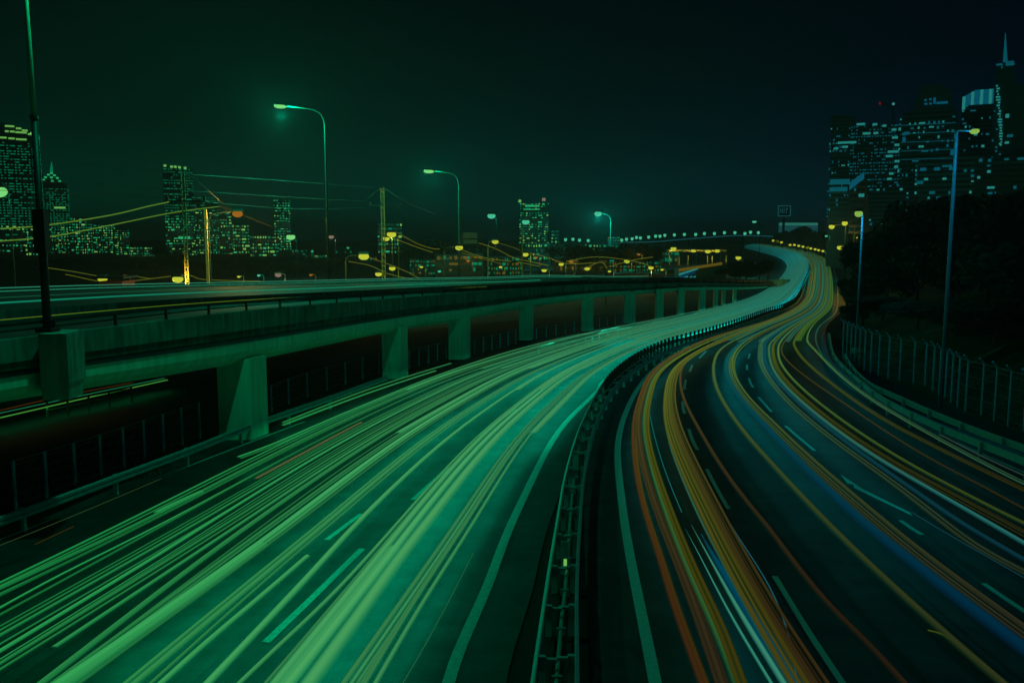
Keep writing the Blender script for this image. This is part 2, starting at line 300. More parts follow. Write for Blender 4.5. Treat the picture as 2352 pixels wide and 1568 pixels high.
# central pipe with collars, marker boards
t = thing('median_pipe', G(1298, 1321), 'narrow pipe with collars running down the middle of the central reservation', 'pipe')
pp = smooth([G(*p, .45) for p in [(1268, 1700), (1278, 1568), (1290, 1426), (1301, 1321), (1311, 1176), (1318, 1099)]])
MB().tube(pp, .045, 8).build('pipe', M['steel'], t)
for p in resample(pp, 2.1)[1:]: MB().box((p.x, p.y, .44), (.2, .06, .16)).box((p.x, p.y, .22), (.06, .05, .4)).build('collar', M['steel'], t)
for px, y0, y1, w, lb in ((1297, 1243, 1318, 18, 'nearer tall pale marker board standing in the central reservation'), (1322, 1045, 1096, 12, 'farther pale marker board standing in the central reservation')):
    p = G(px, y1, .35); a = A(px, y0, p.y); t = thing('marker_board', (p.x, p.y, 0), lb, 'marker board', 'marker boards in the central reservation'); wd = w/F*p.y
    m = MB(); m.box((p.x, p.y, (a.z+.35)/2), (wd, .05, a.z-.35)); m.build('board', M['paint'], t)
    MB().box((p.x, p.y+.06, a.z/2-.03), (.05, .06, a.z-.1)).build('post', M['steel'], t)
    MB().box((p.x+.01, p.y-.03, .62), (wd*.4, .01, .3)).build('glowing_reflector', EM['win_y'] if w > 15 else M['paint'], t)  # near reflector glows by itself in place of light thrown back
# ------------------------------------------------------------------ viaduct
VN = [(-18.2, 12), (-15.6, 20), (-14.3, 25), (-11.6, 38.6), (-7, 55.3), (-3.5, 64.3), (1.7, 76.8), (7.8, 84), (13.2, 92.8), (19.0, 99.5), (24, 106.7), (37, 128), (52, 165)]
VF = [(-52, 30), (-45, 38), (-40, 46), (-32, 62), (-22, 80), (-13, 90), (-3, 102), (4, 108), (12, 112), (19, 116), (25, 121), (40, 136), (54, 168)]
VT = [6.4, 6.25, 6.15, 5.84, 5.26, 5.04, 4.66, 4.6, 4.18, 3.95, 3.6, 2.4, .9]
VH = [1.9, 1.9, 1.93, 2.42, 2.2, 2.2, 1.86, 1.5, 1.25, 1.05, .95, .8, .8]
vn = smooth([V(a[0], a[1], z) for a, z in zip(VN, VT)], 6); vf = smooth([V(a[0], a[1], z-d) for a, z, d in zip(VF, VT, [.55]*8+[.45, .35, .25, .1, 0])], 6); vh = [v.x for v in smooth([V(h, 0) for h in VH], 6)]
t = thing('viaduct', (-7, 55.3, 0), 'long curved concrete viaduct on rectangular piers left of the highway', 'viaduct')
def side(i): d = vn[min(i+1, len(vn)-1)]-vn[max(i-1, 0)]; d.z = 0; d.normalize(); return Vector((d.y, -d.x, 0)), d
def loft(rows, name, m, parent, close=True):
    b = MB(); n = len(rows[0]); vs = [p for r in rows for p in r]
    fs = [(i*n+j, (i+1)*n+j, (i+1)*n+(j+1) % n, i*n+(j+1) % n) for i in range(len(rows)-1) for j in range(n if close else n-1)]
    if close: fs += [tuple(range(n)), tuple((len(rows)-1)*n+j for j in range(n))[::-1]]
    b.add(vs, fs); return b.build(name, m, parent)
girder = []; deck = []; slab = []; gird2 = []
for i, p in enumerate(vn):
    a, d = side(i); h = vh[i]; zt = p.z; zb = zt-h; e = zt-.35*h; gtop = zt-.54*h; q = vf[i]
    up = Vector((0, 0, 1)); o = lambda u, z: Vector((p.x, p.y, 0))+a*u+up*z
    slab.append([o(-.35, e-.001), o(-.02, e-.001), o(-.02, gtop+.12), o(-.5, gtop), o(-2.5, gtop), o(-2.5, e)])
    girder.append([o(-.35, gtop-.002), o(-.12, gtop-.05*h), o(-.1, gtop-.22*h), o(-.25, zb+.12*h), o(-.7, zb), o(-3.4, zb), o(-3.4, gtop-.002)])
    deck.append([o(-.32, zt-.5), Vector((q.x, q.y, zt-.5)), Vector((q.x, q.y, gtop+.05)), o(-2.6, gtop+.05), o(-.32, gtop+.3)])
    gird2.append([Vector((q.x, q.y, gtop)), Vector((q.x, q.y, zb)), Vector(((q.x+p.x)/2, (q.y+p.y)/2, zb)), Vector(((q.x+p.x)/2, (q.y+p.y)/2, gtop))])
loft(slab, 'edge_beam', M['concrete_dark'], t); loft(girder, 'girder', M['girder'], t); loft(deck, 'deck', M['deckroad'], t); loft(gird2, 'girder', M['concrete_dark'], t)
# parapet panels (near side)
acc = 0; start = 0; npan = 0
for i in range(len(vn)-1):
    L0 = (vn[i+1]-vn[i]).length; acc += L0
    if acc > 2.6 or i == len(vn)-2:
        rows = []
        for k in range(start, i+2):
            a, d = side(k); p = vn[k]; h = vh[k]; e = p.z-.35*h; s = (d*.03 if k == start else -d*.03 if k == i+1 else d*0)
            bz = p.z
            rows.append([p+s-a*.22+V(0, 0, 0), p+s+V(0, 0, -.03), Vector((p.x+s.x, p.y+s.y, e-.02))+a*.03, Vector((p.x+s.x, p.y+s.y, e-.02))-a*.3])
        loft(rows, 'parapet_panel', M['panel'], t); start = i+1; acc = 0; npan += 1
for off, r, nm in ((.38, .05, 'hand_rail'), (.2, .03, 'hand_rail')):
    MB().tube([p+V(0, 0, off)+side(i)[0]*-.12 for i, p in enumerate(vn)], r).build(nm, M['dark'], t)
for i, p in enumerate(resample(vn, 3.0)):
    if i < 50: MB().box((p.x-.1, p.y+.05, p.z+.2), (.09, .09, .42)).build('rail_post', M['dark'], t)
fr = []
for i, q in enumerate(vf):
    d = vf[min(i+1, len(vf)-1)]-vf[max(i-1, 0)]; d.z = 0; d.normalize(); a = Vector((d.y, -d.x, 0))
    fr.append([q-a*.1+V(0, 0, -.9), q+a*.15+V(0, 0, -.9), q+a*.1+V(0, 0, .25), q-a*.1+V(0, 0, .25)])
loft(fr, 'far_parapet', M['concrete'], t)
midp = [vn[i].lerp(vf[i], .32) for i in range(len(vn))]
MB().sweep([p+V(0, 0, -.5) for p in midp], [(-.3, .004), (-.1, .3), (-.08, .62), (.08, .62), (.1, .3), (.3, .004)]).build('divider', M['concrete_dark'], t)
# piers: right corner px, left px, lit side px, base y, top y
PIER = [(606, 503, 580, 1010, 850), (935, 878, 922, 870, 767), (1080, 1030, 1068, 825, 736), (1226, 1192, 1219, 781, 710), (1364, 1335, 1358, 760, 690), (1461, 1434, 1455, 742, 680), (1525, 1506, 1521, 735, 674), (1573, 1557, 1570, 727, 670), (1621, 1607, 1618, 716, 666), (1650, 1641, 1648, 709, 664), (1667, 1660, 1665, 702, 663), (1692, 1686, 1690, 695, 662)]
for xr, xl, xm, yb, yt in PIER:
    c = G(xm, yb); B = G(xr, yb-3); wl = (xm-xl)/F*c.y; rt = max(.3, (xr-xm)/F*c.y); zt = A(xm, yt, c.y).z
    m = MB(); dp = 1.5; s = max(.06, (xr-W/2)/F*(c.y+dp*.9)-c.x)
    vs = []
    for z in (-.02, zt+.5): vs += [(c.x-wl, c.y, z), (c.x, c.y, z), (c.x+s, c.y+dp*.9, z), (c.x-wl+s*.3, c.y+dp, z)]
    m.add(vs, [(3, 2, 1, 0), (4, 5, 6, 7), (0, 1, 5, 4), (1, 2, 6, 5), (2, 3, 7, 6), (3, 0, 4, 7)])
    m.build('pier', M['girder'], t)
# pole bracket block on the parapet
a1 = A(152, 760, 26.3); 
MB().box((a1.x, 26.0, 5.45), (.8, 1.3, 1.5), .1).box((a1.x-.02, 25.95, 4.45), (.74, 1.1, .5), .1, taper=1.08).build('pole_bracket', M['concrete'], t)
MB().box((a1.x-1.25, 26.3, 5.2), (1.2, 1.1, 1.4), .1).build('pole_bracket', M['concrete_dark'], t)
# ------------------------------------------------------------------ light trails
def hue(X, k=1.0):      # lamp light of the traffic: yellower green on the left, teal and dimmer to the right
    st = [(-13, (34, 156, 76)), (-9, (48, 152, 78)), (-4, (66, 150, 86)), (3, (64, 142, 90)), (12, (56, 124, 84)), (30, (42, 116, 92)), (60, (40, 108, 90))]
    if X <= st[0][0]: c = C(*st[0][1])
    elif X >= st[-1][0]: c = C(*st[-1][1])
    else:
        for (a, ca), (b_, cb) in zip(st, st[1:]):
            if a <= X <= b_: u = (X-a)/(b_-a); p, q = C(*ca), C(*cb); c = tuple(p[i]*(1-u)+q[i]*u for i in range(3)); break
    return tuple(v*k*1.08 for v in c)
def strand(mb, pts, w, col, z, beam=True):
    k = len(pts); vs = []; cc = []
    for i, p in enumerate(pts):
        d = pts[min(i+1, k-1)]-pts[max(i-1, 0)]; d.z = 0; d.normalize(); a = Vector((d.y, -d.x, 0))
        ww = w[i] if isinstance(w, list) else w; c = col(p) if callable(col) else col
        e1 = (c[0]*.1, c[1]*.75, c[2]*.8, 0.0); e2 = (c[0]*.6, c[1]*.85, c[2]*.9, .9); c1 = (c[0], c[1], c[2], 1.0)
        for u, h, k_ in ((-.75, -.02, e1), (-.36, .2, e2), (-.14, .3, c1), (.14, .3, c1), (.36, .2, e2), (.75, -.02, e1), (.35, -.08, e1), (-.35, -.08, e1)):
            q = p+a*u*ww; vs.append((q.x, q.y, z+p.z+h*min(ww, .25))); cc.append(k_)
    n = 8; top = []; bot = []
    for i in range(k-1):
        for j in range(n):
            (bot if j == 6 else top).append((i*n+j, i*n+(j+1) % n, (i+1)*n+(j+1) % n, (i+1)*n+j))
    o = len(mb.v); mb.add(vs, top, 0, cc); mb.f += [tuple(x+o for x in f) for f in bot]; mb.m += [1 if beam else 0]*len(bot)
    mb.f += [tuple(o+j for j in range(n)), tuple(o+(k-1)*n+j for j in range(n))[::-1]]; mb.m += [0, 0]
TR = {}
def trail(pts, w, col, label, group, z=.65, beam=True, strands=1, jit=.0, cat='light trail'):
    key = label; mb = MB()
    if strands == 1: strand(mb, pts, w, col, z, beam)
    else:
        W0 = w if isinstance(w, list) else [w]*len(pts)
        for s in range(strands):
            off = ((s+.5)/strands-.5); f = random.uniform(.55, 1.25); sc = random.uniform(.6, 1.1); ph = random.uniform(0, 9); dz = random.uniform(-.05, .12)
            q = []
            for i, p in enumerate(pts):
                d = pts[min(i+1, len(pts)-1)]-pts[max(i-1, 0)]; d.z = 0; d.normalize(); a = Vector((d.y, -d.x, 0))
                q.append(p+a*(off*W0[i]*1.0+jit*math.sin(p.y*.06+ph))+V(0, 0, dz))
            cf = (lambda p, sc=sc: tuple(v*sc for v in (col(p) if callable(col) else col)))
            strand(mb, q, [x*f/strands for x in W0], cf, z, beam)
    o = mb.build('light_trail', [EM['trail'], EM[beam if isinstance(beam, str) else 'beam'] if beam else EM['trail']]); return tag(o, label, cat, group)
ZT = .65
# far course of the oncoming trails, per lane fraction u
rows = [((332, 1176), (1187, 1176)), ((680, 1000), (1266, 1000)), ((915, 900), (1354, 900)), ((1045, 850), (1398, 850)), ((1330, 768), (1522, 783)), ((1500, 736), (1646, 747)), ((1640, 707), (1758, 710)), ((1720, 686), (1808, 690)), ((1775, 657), (1837, 652)),
        ((1800, 629), (1855, 619)), ((1810, 608), (1857, 597)), ((1795, 592), (1841, 581)), ((1764, 581), (1800, 568)), ((1700, 567), (1730, 559))]
WK = 1.3
def left_course(u, k0=0): return [G(*r[0], ZT).lerp(G(*r[1], ZT), u) for r in rows[k0:]]
def finish(pts, per=5):
    q = [Vector((p.x, p.y, 0)) for p in smooth(pts, per)]
    for _ in range(10): q = [q[0]]+[q[i]*.5+(q[i-1]+q[i+1])*.25 for i in range(1, len(q)-1)]+[q[-1]]
    return q
def wtaper(pts, w):     # the carriageway narrows away from here, and the streaks with it
    return [w*(1 if p.y < 40 else max(.45, 1-(p.y-40)/160)) for p in pts]
# (x at row 1176, width px there, near points, brightness, strands)
LT_ = [(332, 5, [(0, 1336)], .75, 1), (346, 4, [(0, 1342)], .6, 1), (370, 11, [(187, 1261), (0, 1348)], .8, 2), (386, 3, [(0, 1358)], .6, 1), (402, 8, [(0, 1374)], .45, 2), (422, 4, [(150, 1308), (0, 1391)], .9, 1), (440, 6, [(0, 1418)], .62, 2), (470, 3, [(0, 1436)], .5, 1),
       (497, 12, [(250, 1316), (0, 1458)], .85, 2), (516, 3, [(0, 1476)], .6, 1), (534, 10, [(392, 1268), (0, 1509)], 1.0, 3), (551, 3, [(0, 1521)], .5, 1), (575, 10, [(0, 1533)], .6, 2), (592, 6, [(125, 1485)], .75, 1), (620, 10, [(425, 1318), (105, 1568)], .7, 2), (641, 3, [(120, 1568)], .5, 1),
       (663, 12, [(376, 1384), (124, 1568)], .95, 2), (700, 24, [(586, 1262), (270, 1486), (150, 1568)], 1.0, 3), (722, 4, [(500, 1341), (190, 1568)], .5, 1), (773, 16, [(641, 1284), (470, 1425), (298, 1568)], 1.0, 2), (793, 4, [(640, 1302), (345, 1568)], .6, 1), (843, 8, [(752, 1276), (648, 1388), (478, 1568)], 1.0, 1),
       (938, 5, [(863, 1261), (763, 1371), (651, 1476), (555, 1568)], .85, 1), (946, 4, [(840, 1301), (704, 1462), (612, 1568)], .6, 1), (966, 20, [(888, 1276), (655, 1568)], 1.05, 2), (1000, 15, [(924, 1271), (849, 1376), (710, 1568)], 1.0, 1), (1073, 18, [(925, 1388), (800, 1568)], 1.0, 3), (1096, 16, [(963, 1376), (850, 1568)], .9, 3)]
lanes = [('green streak in the packed lane nearest the left shoulder', 0, 520), ('green streak in the second band from the left shoulder', 520, 680), ('broad pale streak in the middle of the oncoming lanes', 680, 860), ('long pale green streak in the lane nearest the central reservation', 860, 2000)]
for x, wp, near, br, ns in LT_:
    u = (x-332)/855.0; pts = [G(*p, ZT) for p in near[::-1]]
    if near[-1] != (125, 1485): pts = [pts[0]+(pts[0]-(pts[1] if len(pts) > 1 else G(x, 1176, ZT))).normalized()*7]+pts
    pts = finish(pts+left_course(u)); wm = wp*WK/F*26.5*1.15
    tri = 'thick' if wp > 11 else ('thin' if wp < 7 else 'medium-width')
    for nm, a, b_ in lanes:
        if a <= x < b_: lb = tri+' '+nm; gp = nm+'s'
    trail(pts, wtaper(pts, wm), (lambda p, br=br: hue(p.x, br)), lb, gp, z=ZT+random.uniform(-.05, .05), strands=ns, beam=True if x > 800 or x in (700, 773, 663) else 'underglow_low')  # weaker added glow under the left lanes keeps their gaps dark
# extra streaks only in the far packed part
for k in range(9):
    u = (k+.5)/9+random.uniform(-.03, .03); st = random.choice([1, 2, 3]); pts = finish(left_course(u, st))
    trail(pts, wtaper(pts, random.uniform(.12, .3)), (lambda p: hue(p.x, .95)), 'pale streak joining only where the oncoming lanes crowd together far off', 'far streaks of the oncoming traffic', z=.75)
for k in range(8):
    u = (k+.5)/8; pts = finish(left_course(u, 4)); trail(pts, .62, (lambda p: hue(p.x, .85)), 'wide pale band filling the far bend of the oncoming lanes', 'wide far bands of the oncoming traffic', z=.6)
def px_trail(px, w, col, label, group, z=.65, ext=0, **kw):
    p = [G(*q, z) for q in px]
    if ext: p = [p[0]+(p[0]-p[1]).normalized()*ext]+p
    pts = finish(p); return trail(pts, w, col, label, group, z=z, **kw)
gh = lambda k: (lambda p: hue(p.x, k))
px_trail([(650, 971), (800, 911), (913, 872), (1035, 835)], .16, gh(.62), 'upper of two short parallel streaks by the second pier', 'short streaks on the left shoulder')
px_trail([(650, 977), (800, 919), (913, 880), (1000, 852)], .16, gh(.8), 'lower of two short parallel streaks by the second pier', 'short streaks on the left shoulder')
px_trail([(550, 1052), (640, 1019), (750, 969), (913, 901), (1020, 858), (1176, 806), (1300, 776), (1400, 756)], .22, gh(.95), 'bright streak with a blunt end on the upper edge of the oncoming lanes', 'blunt-ended streaks', strands=2)
px_trail([(360, 1178), (400, 1158), (462, 1130)], .22, gh(.75), 'short bright streak just above the packed left lane', 'blunt-ended streaks')
px_trail([(370, 1568), (480, 1468), (588, 1378), (706, 1276)], .13, gh(.95), 'separate short streak ending in the dark gap of the oncoming lanes', 'blunt-ended streaks', ext=3)
px_trail([(655, 1568), (760, 1436), (850, 1325), (905, 1258)], .3, gh(1.0), 'broadest streak, squared off at its far end, near the bottom of the photo', 'blunt-ended streaks', z=.62, ext=6)
px_trail([(180, 1550), (290, 1470), (440, 1368), (600, 1250)], .36, gh(.95), 'widest hazy green band with a ragged far end, left of the bottom middle', 'blunt-ended streaks', z=.61, ext=4)
px_trail([(925, 1568), (1000, 1440), (1088, 1268)], .02, gh(.35), 'hair-thin streak between the pale band and the white edge line', 'hair-thin streaks', beam=False)
px_trail([(588, 1099), (680, 1050), (763, 1005), (830, 970)], .14, C(95, 92, 50), 'brownish streak among the green ones in the left lane', 'brownish streaks')
px_trail([(0, 1252), (180, 1180), (370, 1099)], .03, C(60, 80, 40), 'hair-thin yellow streak on the dark left shoulder', 'hair-thin streaks', beam=False)
px_trail([(80, 1250), (170, 1208)], .03, C(80, 50, 10), 'short orange streak low on the dark left shoulder', 'hair-thin streaks', beam=False)
# outbound trails
OR = C(94, 66, 26); RD = C(68, 40, 20); OL = C(86, 92, 34); GR = C(66, 108, 56); YE = C(104, 100, 22); BR = C(66, 44, 24); TB = C(36, 100, 90); BL = C(0, 66, 96); WH = C(62, 122, 92); GB = C(44, 92, 78)
far = [((1600, 785), (1859, 784)), ((1700, 755), (1871, 745)), ((1780, 731), (1906, 719)), ((1844, 697), (1914, 698)), ((1856, 667), (1915, 665)), ((1861, 633), (1911, 628)), ((1863, 607), (1900, 595)), ((1845, 586), (1872, 582)), ((1814, 573), (1821, 569)), ((1740, 563), (1742, 559))]
def fade(c0, c1):       # a streak that dims towards the viewer
    def f(p):
        u = max(0, min(1, (p.y-17)/45)); k = .8+.35*u; return tuple(k*(a*(1-u)+b_*u) for a, b_ in zip(c0, c1))
    return f
def right(px, u, w, col, label, group='rear-light streaks of the outbound traffic', z=.7, ext=7, tip=False, **kw):
    p = [G(*q, z) for q in px]; w *= 1.25; p = [p[0]+(p[0]-p[1]).normalized()*ext]+p if ext else p
    pts = finish(p+([G(*a, z).lerp(G(*b_, z), u) for a, b_ in far] if u is not None else []))
    ws = wtaper(pts, w)
    if tip: n = len(ws); ws = [x*max(.06, min(1, (n-1-i)/(n*.55))) for i, x in enumerate(ws)]
    return trail(pts, ws, col, label, group, z=z, **kw)
lg1 = [(1611, 1568), (1543, 1383), (1513, 1276), (1478, 1174), (1457, 1072), (1453, 996), (1458, 946), (1477, 889), (1503, 842)]
lg1b = [(1622, 1568), (1552, 1383), (1520, 1276), (1484, 1174), (1463, 1072), (1460, 996), (1464, 946), (1482, 889), (1509, 842)]
right(lg1, 0.0, .1, fade(RD, OR), 'left of the twin red-orange streaks nearest the central reservation', beam=False)
right(lg1b, .02, .1, fade(C(64, 44, 14), C(96, 84, 30)), 'right of the twin red-orange streaks nearest the central reservation', beam=False)
right([(1658, 1568), (1601, 1401), (1545, 1260), (1510, 1174), (1478, 1072), (1466, 996), (1468, 946), (1486, 889), (1512, 842)], .04, .26, fade(C(54, 42, 24), C(80, 72, 32)), 'broad brown-red band beside the twin red-orange streaks', beam='underglow_r', strands=3)
right([(1691, 1568), (1651, 1463), (1581, 1311), (1528, 1174), (1495, 1072), (1480, 996), (1480, 946), (1494, 889), (1518, 842)], .08, .11, fade(C(50, 92, 44), GR), 'light green streak right of the brown-red band', beam='underglow_r')
right([(1700, 1568), (1655, 1440), (1590, 1306), (1538, 1174), (1502, 1072), (1486, 1000), (1486, 950), (1500, 889), (1524, 842)], .1, .17, fade(C(66, 58, 12), C(88, 96, 24)), 'golden streak touching the light green one', beam=False, strands=2)
right([(1764, 1555), (1676, 1410), (1606, 1272), (1574, 1214)], None, .05, C(50, 128, 104), 'left of the bright white streaks low on the outbound road', 'bright white streaks on the outbound road', ext=5, tip=True)
right([(1800, 1568), (1700, 1408), (1632, 1285), (1588, 1205)], None, .09, C(58, 130, 104), 'middle of the bright white streaks low on the outbound road', 'bright white streaks on the outbound road', ext=5, tip=True)
right([(1815, 1560), (1725, 1415), (1655, 1305), (1610, 1225)], None, .3, C(0, 66, 84), 'wide blue band beside the bright white streaks', 'bright white streaks on the outbound road', ext=5, tip=True, z=.6, beam='underglow_r')
right([(1566, 1176), (1530, 1090), (1505, 1010), (1492, 950)], None, .025, C(20, 100, 88), 'thin cyan streak above the bright white streaks', 'hair-thin streaks', ext=0, beam=False)
right([(1840, 1600), (1764, 1486), (1651, 1276), (1598, 1172), (1556, 1072), (1534, 1009), (1527, 946), (1532, 884), (1552, 834)], .16, .05, fade(C(50, 96, 80), C(70, 100, 60)), 'fine whitish streak on the left edge of the broad olive band', beam='underglow_r')
right([(1850, 1590), (1764, 1446), (1676, 1288), (1620, 1174), (1571, 1072), (1544, 1000), (1533, 946), (1537, 886), (1556, 836)], .18, .36, fade(C(78, 70, 20), C(96, 104, 36)), 'broad olive and brown band down the second outbound lane', beam=False, strands=4)
right([(1890, 1590), (1780, 1420), (1700, 1280), (1645, 1174), (1588, 1060), (1556, 985), (1543, 925), (1547, 880), (1566, 832)], .22, .3, fade(C(58, 42, 20), C(92, 92, 34)), 'broad brown band right of the olive one', beam=False, strands=4)
right([(1830, 1568), (1822, 1500), (1800, 1420), (1764, 1336), (1700, 1240), (1661, 1176)], None, .025, C(30, 84, 92), 'thin blue-white streak bending across the brown band', 'hair-thin streaks', ext=0, beam=False)
right([(2076, 1568), (1989, 1471), (1876, 1363), (1764, 1208), (1731, 1172), (1651, 1066), (1601, 976), (1568, 916), (1560, 852), (1590, 815)], .24, .12, fade(C(42, 30, 18), C(78, 66, 34)), 'single dark red streak crossing the empty middle lane', beam=False)
right([(2310, 1575), (2189, 1471), (2014, 1313), (1871, 1172), (1764, 1055), (1701, 984), (1652, 909), (1637, 859), (1644, 812)], .3, .16, fade(C(48, 56, 28), C(72, 96, 50)), 'single olive streak down the third outbound lane', beam='underglow_r')
right([(2131, 1447), (2160, 1454), (2189, 1470), (2240, 1515)], None, .05, C(70, 78, 14), 'short yellow streak curving in to the olive streak', 'hair-thin streaks', ext=0, beam=False)
right([(2400, 1525), (2114, 1306), (1959, 1179), (1832, 1058), (1758, 978), (1706, 924), (1668, 866), (1670, 821)], .4, .3, fade(C(0, 46, 68), C(10, 78, 74)), 'blue streak on the left edge of the broad golden-olive band', beam='underglow_r')
right([(2400, 1492), (2139, 1301), (1990, 1176), (1839, 1043), (1764, 967), (1716, 920), (1678, 862), (1680, 818)], .42, .5, fade(C(50, 44, 30), C(76, 102, 44)), 'broad golden-olive band right of the blue streak', beam='underglow_r', strands=5)
right([(2400, 1342), (2239, 1260), (2126, 1168), (2014, 1084), (1914, 1013), (1814, 930), (1764, 869), (1745, 830), (1748, 800)], .58, .34, fade(C(52, 52, 34), C(60, 104, 70)), 'broad pale band in the fourth outbound lane', beam='underglow_r', strands=4)
right([(2400, 1318), (2239, 1224), (2164, 1176), (2050, 1095), (1930, 1010), (1830, 925), (1774, 866), (1754, 826), (1757, 800)], .61, .2, fade(C(14, 56, 66), C(14, 74, 80)), 'blue-grey band between two olive bands in the fourth lane', strands=2, beam='underglow_r')
right([(2400, 1275), (2226, 1174), (2089, 1096), (1989, 1036), (1889, 964), (1814, 899), (1771, 846), (1766, 800)], .66, .15, fade(C(40, 110, 108), C(56, 96, 60)), 'pale blue-white streak in the outer outbound lanes', beam='underglow_r')
right([(2400, 1258), (2251, 1176), (2105, 1098), (2000, 1036), (1900, 966), (1822, 898), (1780, 846), (1775, 800)], .7, .2, fade(C(46, 34, 14), C(76, 82, 24)), 'brownish olive band right of the pale blue-white streak', beam=False, strands=3)
right([(2400, 1225), (2294, 1174), (2189, 1119), (2089, 1066), (1989, 1004), (1914, 951), (1839, 891), (1789, 834), (1788, 800)], .74, .14, fade(C(58, 62, 20), C(74, 106, 46)), 'green-yellow streak in the outer outbound lanes', beam=False)
right([(2420, 1200), (2352, 1169), (2239, 1106), (2089, 1029), (1934, 922), (1846, 863), (1796, 818), (1796, 797)], .78, .09, fade(C(50, 32, 16), C(70, 60, 26)), 'thin brown streak wandering across the outer lanes', beam=False)
right([(2420, 1160), (2352, 1127), (2239, 1073), (2089, 998), (1989, 941), (1889, 866), (1839, 821), (1826, 796)], .86, .18, fade(C(60, 32, 16), C(86, 96, 28)), 'yellow streak turning red beside the outermost pale one', beam=False, strands=2)
right([(2420, 1148), (2352, 1116), (2239, 1058), (2139, 1003), (2064, 960), (1989, 913), (1914, 853), (1864, 796)], .97, .14, fade(C(46, 80, 64), C(74, 112, 56)), 'outermost pale green streak by the added blue barrier', beam='underglow_r', strands=2)
right([(2420, 1122), (2352, 1094), (2239, 1042), (2160, 1000)], None, .1, C(44, 58, 50), 'faint grey streak low on the right edge', 'hair-thin streaks', ext=0, beam=False, strands=2)
right([(2094, 1176), (2180, 1228), (2352, 1326)], None, .03, C(24, 66, 76), 'thin blue line between the fourth-lane band and the lane marking', 'hair-thin streaks', ext=0, beam=False)
for u, w, cl in ((.05, .5, C(60, 96, 40)), (.15, .45, C(38, 88, 70)), (.28, .6, C(46, 112, 86)), (.36, .4, C(52, 104, 70)), (.46, .5, C(70, 66, 30)), (.56, .5, C(50, 108, 80)), (.68, .5, C(70, 96, 34)), (.8, .5, C(50, 110, 88)), (.9, .55, C(66, 104, 38))):
    p = [G(*a, .62).lerp(G(*b_, .62), u) for a, b_ in far]; trail(finish(p), w*.8, (lambda q, cl=cl: cl), 'wide pale or olive band where the outbound lanes squeeze through the far bend', 'far bands of the outbound traffic', z=.62, beam=False, strands=2)
# viaduct and slip road trails
def via(v0, i0, i1, dz, w, col, label, beam=True):
    pts = [vn[i].lerp(vf[i], v0)+V(0, 0, -.5) for i in range(i0, i1)]
    b = MB(); strand(b, pts, w, col, dz, beam); return tag(b.build('light_trail', [EM['trail'], EM[beam if isinstance(beam, str) else 'beam'] if beam else EM['trail']]), label, 'light trail', 'streaks on the viaduct deck')
via(.44, 0, 40, .7, .42, lambda p: C(22, 140, 104), 'thick teal streak along the middle of the viaduct deck')
via(.56, 0, 44, .8, .06, lambda p: C(40, 130, 90), 'thin upper teal streak on the viaduct deck', False)
via(.8, 0, 46, .8, .2, lambda p: C(50, 140, 100), 'pale streak along the far lane of the viaduct deck', False)
via(.9, 0, 54, .9, .2, lambda p: C(60, 150, 115), 'whitish streak against the far parapet of the viaduct', False)
via(.17, 0, 34, .6, .09, lambda p: C(115, 130, 25), 'yellow streak in the near lane of the viaduct deck', False)
via(.05, 0, 14, .55, .05, lambda p: C(105, 62, 35), 'orange streak just behind the near parapet of the viaduct', False)
px_trail([(-60, 974), (0, 960), (190, 916), (384, 873)], .13, C(84, 160, 60), 'lower bright streak on the slip road under the viaduct', 'streaks on the slip road under the viaduct')
px_trail([(-60, 963), (0, 949), (190, 908), (378, 869)], .1, C(30, 128, 80), 'upper bright streak on the slip road under the viaduct', 'streaks on the slip road under the viaduct', z=.75)
px_trail([(-60, 958), (0, 943), (150, 908), (305, 879)], .08, C(98, 48, 10), 'orange streak on the slip road under the viaduct', 'streaks on the slip road under the viaduct', z=1.3, beam='underglow_o')  # orange underside glow added to warm the wall behind
b = MB(); sr = [G(-200, 990), G(0, 948), G(190, 907), G(400, 868), G(560, 840)]
b.sweep([V(p.x, p.y, .004) for p in smooth(sr)], [(-5, 0), (2.2, 0)], closed=False); struct('slip_road', b, M['deckroad'])
# ------------------------------------------------------------------ fences
def fence(px, h, label, n, bent=0, wires=5, m='pole'):
    pts = [G(*p) for p in px]; sm = smooth(pts, 8); ln = sum((a-b_).length for a, b_ in zip(sm, sm[1:])); rs = resample(sm, ln/(n-1)-.001)
    t = thing('fence', pts[0], label, 'fence')
    for p in rs:
        top = V(p.x, p.y, h); line = [V(p.x, p.y, -.05), top]
        if bent: line.append(top+V(-.32, -.1, .3)*bent)
        MB().tube(line, .055, 6).build('post', M['fence_post_lit'], t)
    mb = MB()
    for k in range(wires):
        z = h*(k+.5)/wires; mb.tube([V(p.x, p.y, z) for p in rs], .008, 4)
    mb.tube([V(p.x, p.y, h-.02) for p in rs], .018, 4)
    for a, c in zip(rs, rs[1:]):
        q = max(2, int((a-c).length/.35))
        for k in range(q): p = a.lerp(c, k/q); e = a.lerp(c, min(1, (k+2)/q)); mb.tube([V(p.x, p.y, .1), V(e.x, e.y, h-.05)], .005, 3, cap=False)
    mb.build('wire_mesh', M['wire'], t); return t
fence([(37, 1168), (237, 1094), (385, 1034), (460, 1005)], 1.65, 'wire fence with slim posts on the dark verge left of the highway', 9)
fence([(624, 945), (690, 916), (800, 880), (870, 858)], 1.4, 'faint wire fence between the first and second viaduct piers', 7)
fence([(940, 845), (1025, 822)], 1.3, 'faint wire fence between the second and third viaduct piers', 5)
fence([(1090, 812), (1185, 789)], 1.2, 'faint wire fence between the third and fourth viaduct piers', 6)
fence([(1232, 778), (1330, 760), (1430, 742)], 1.0, 'faint wire fence between the fourth and sixth viaduct piers', 11)
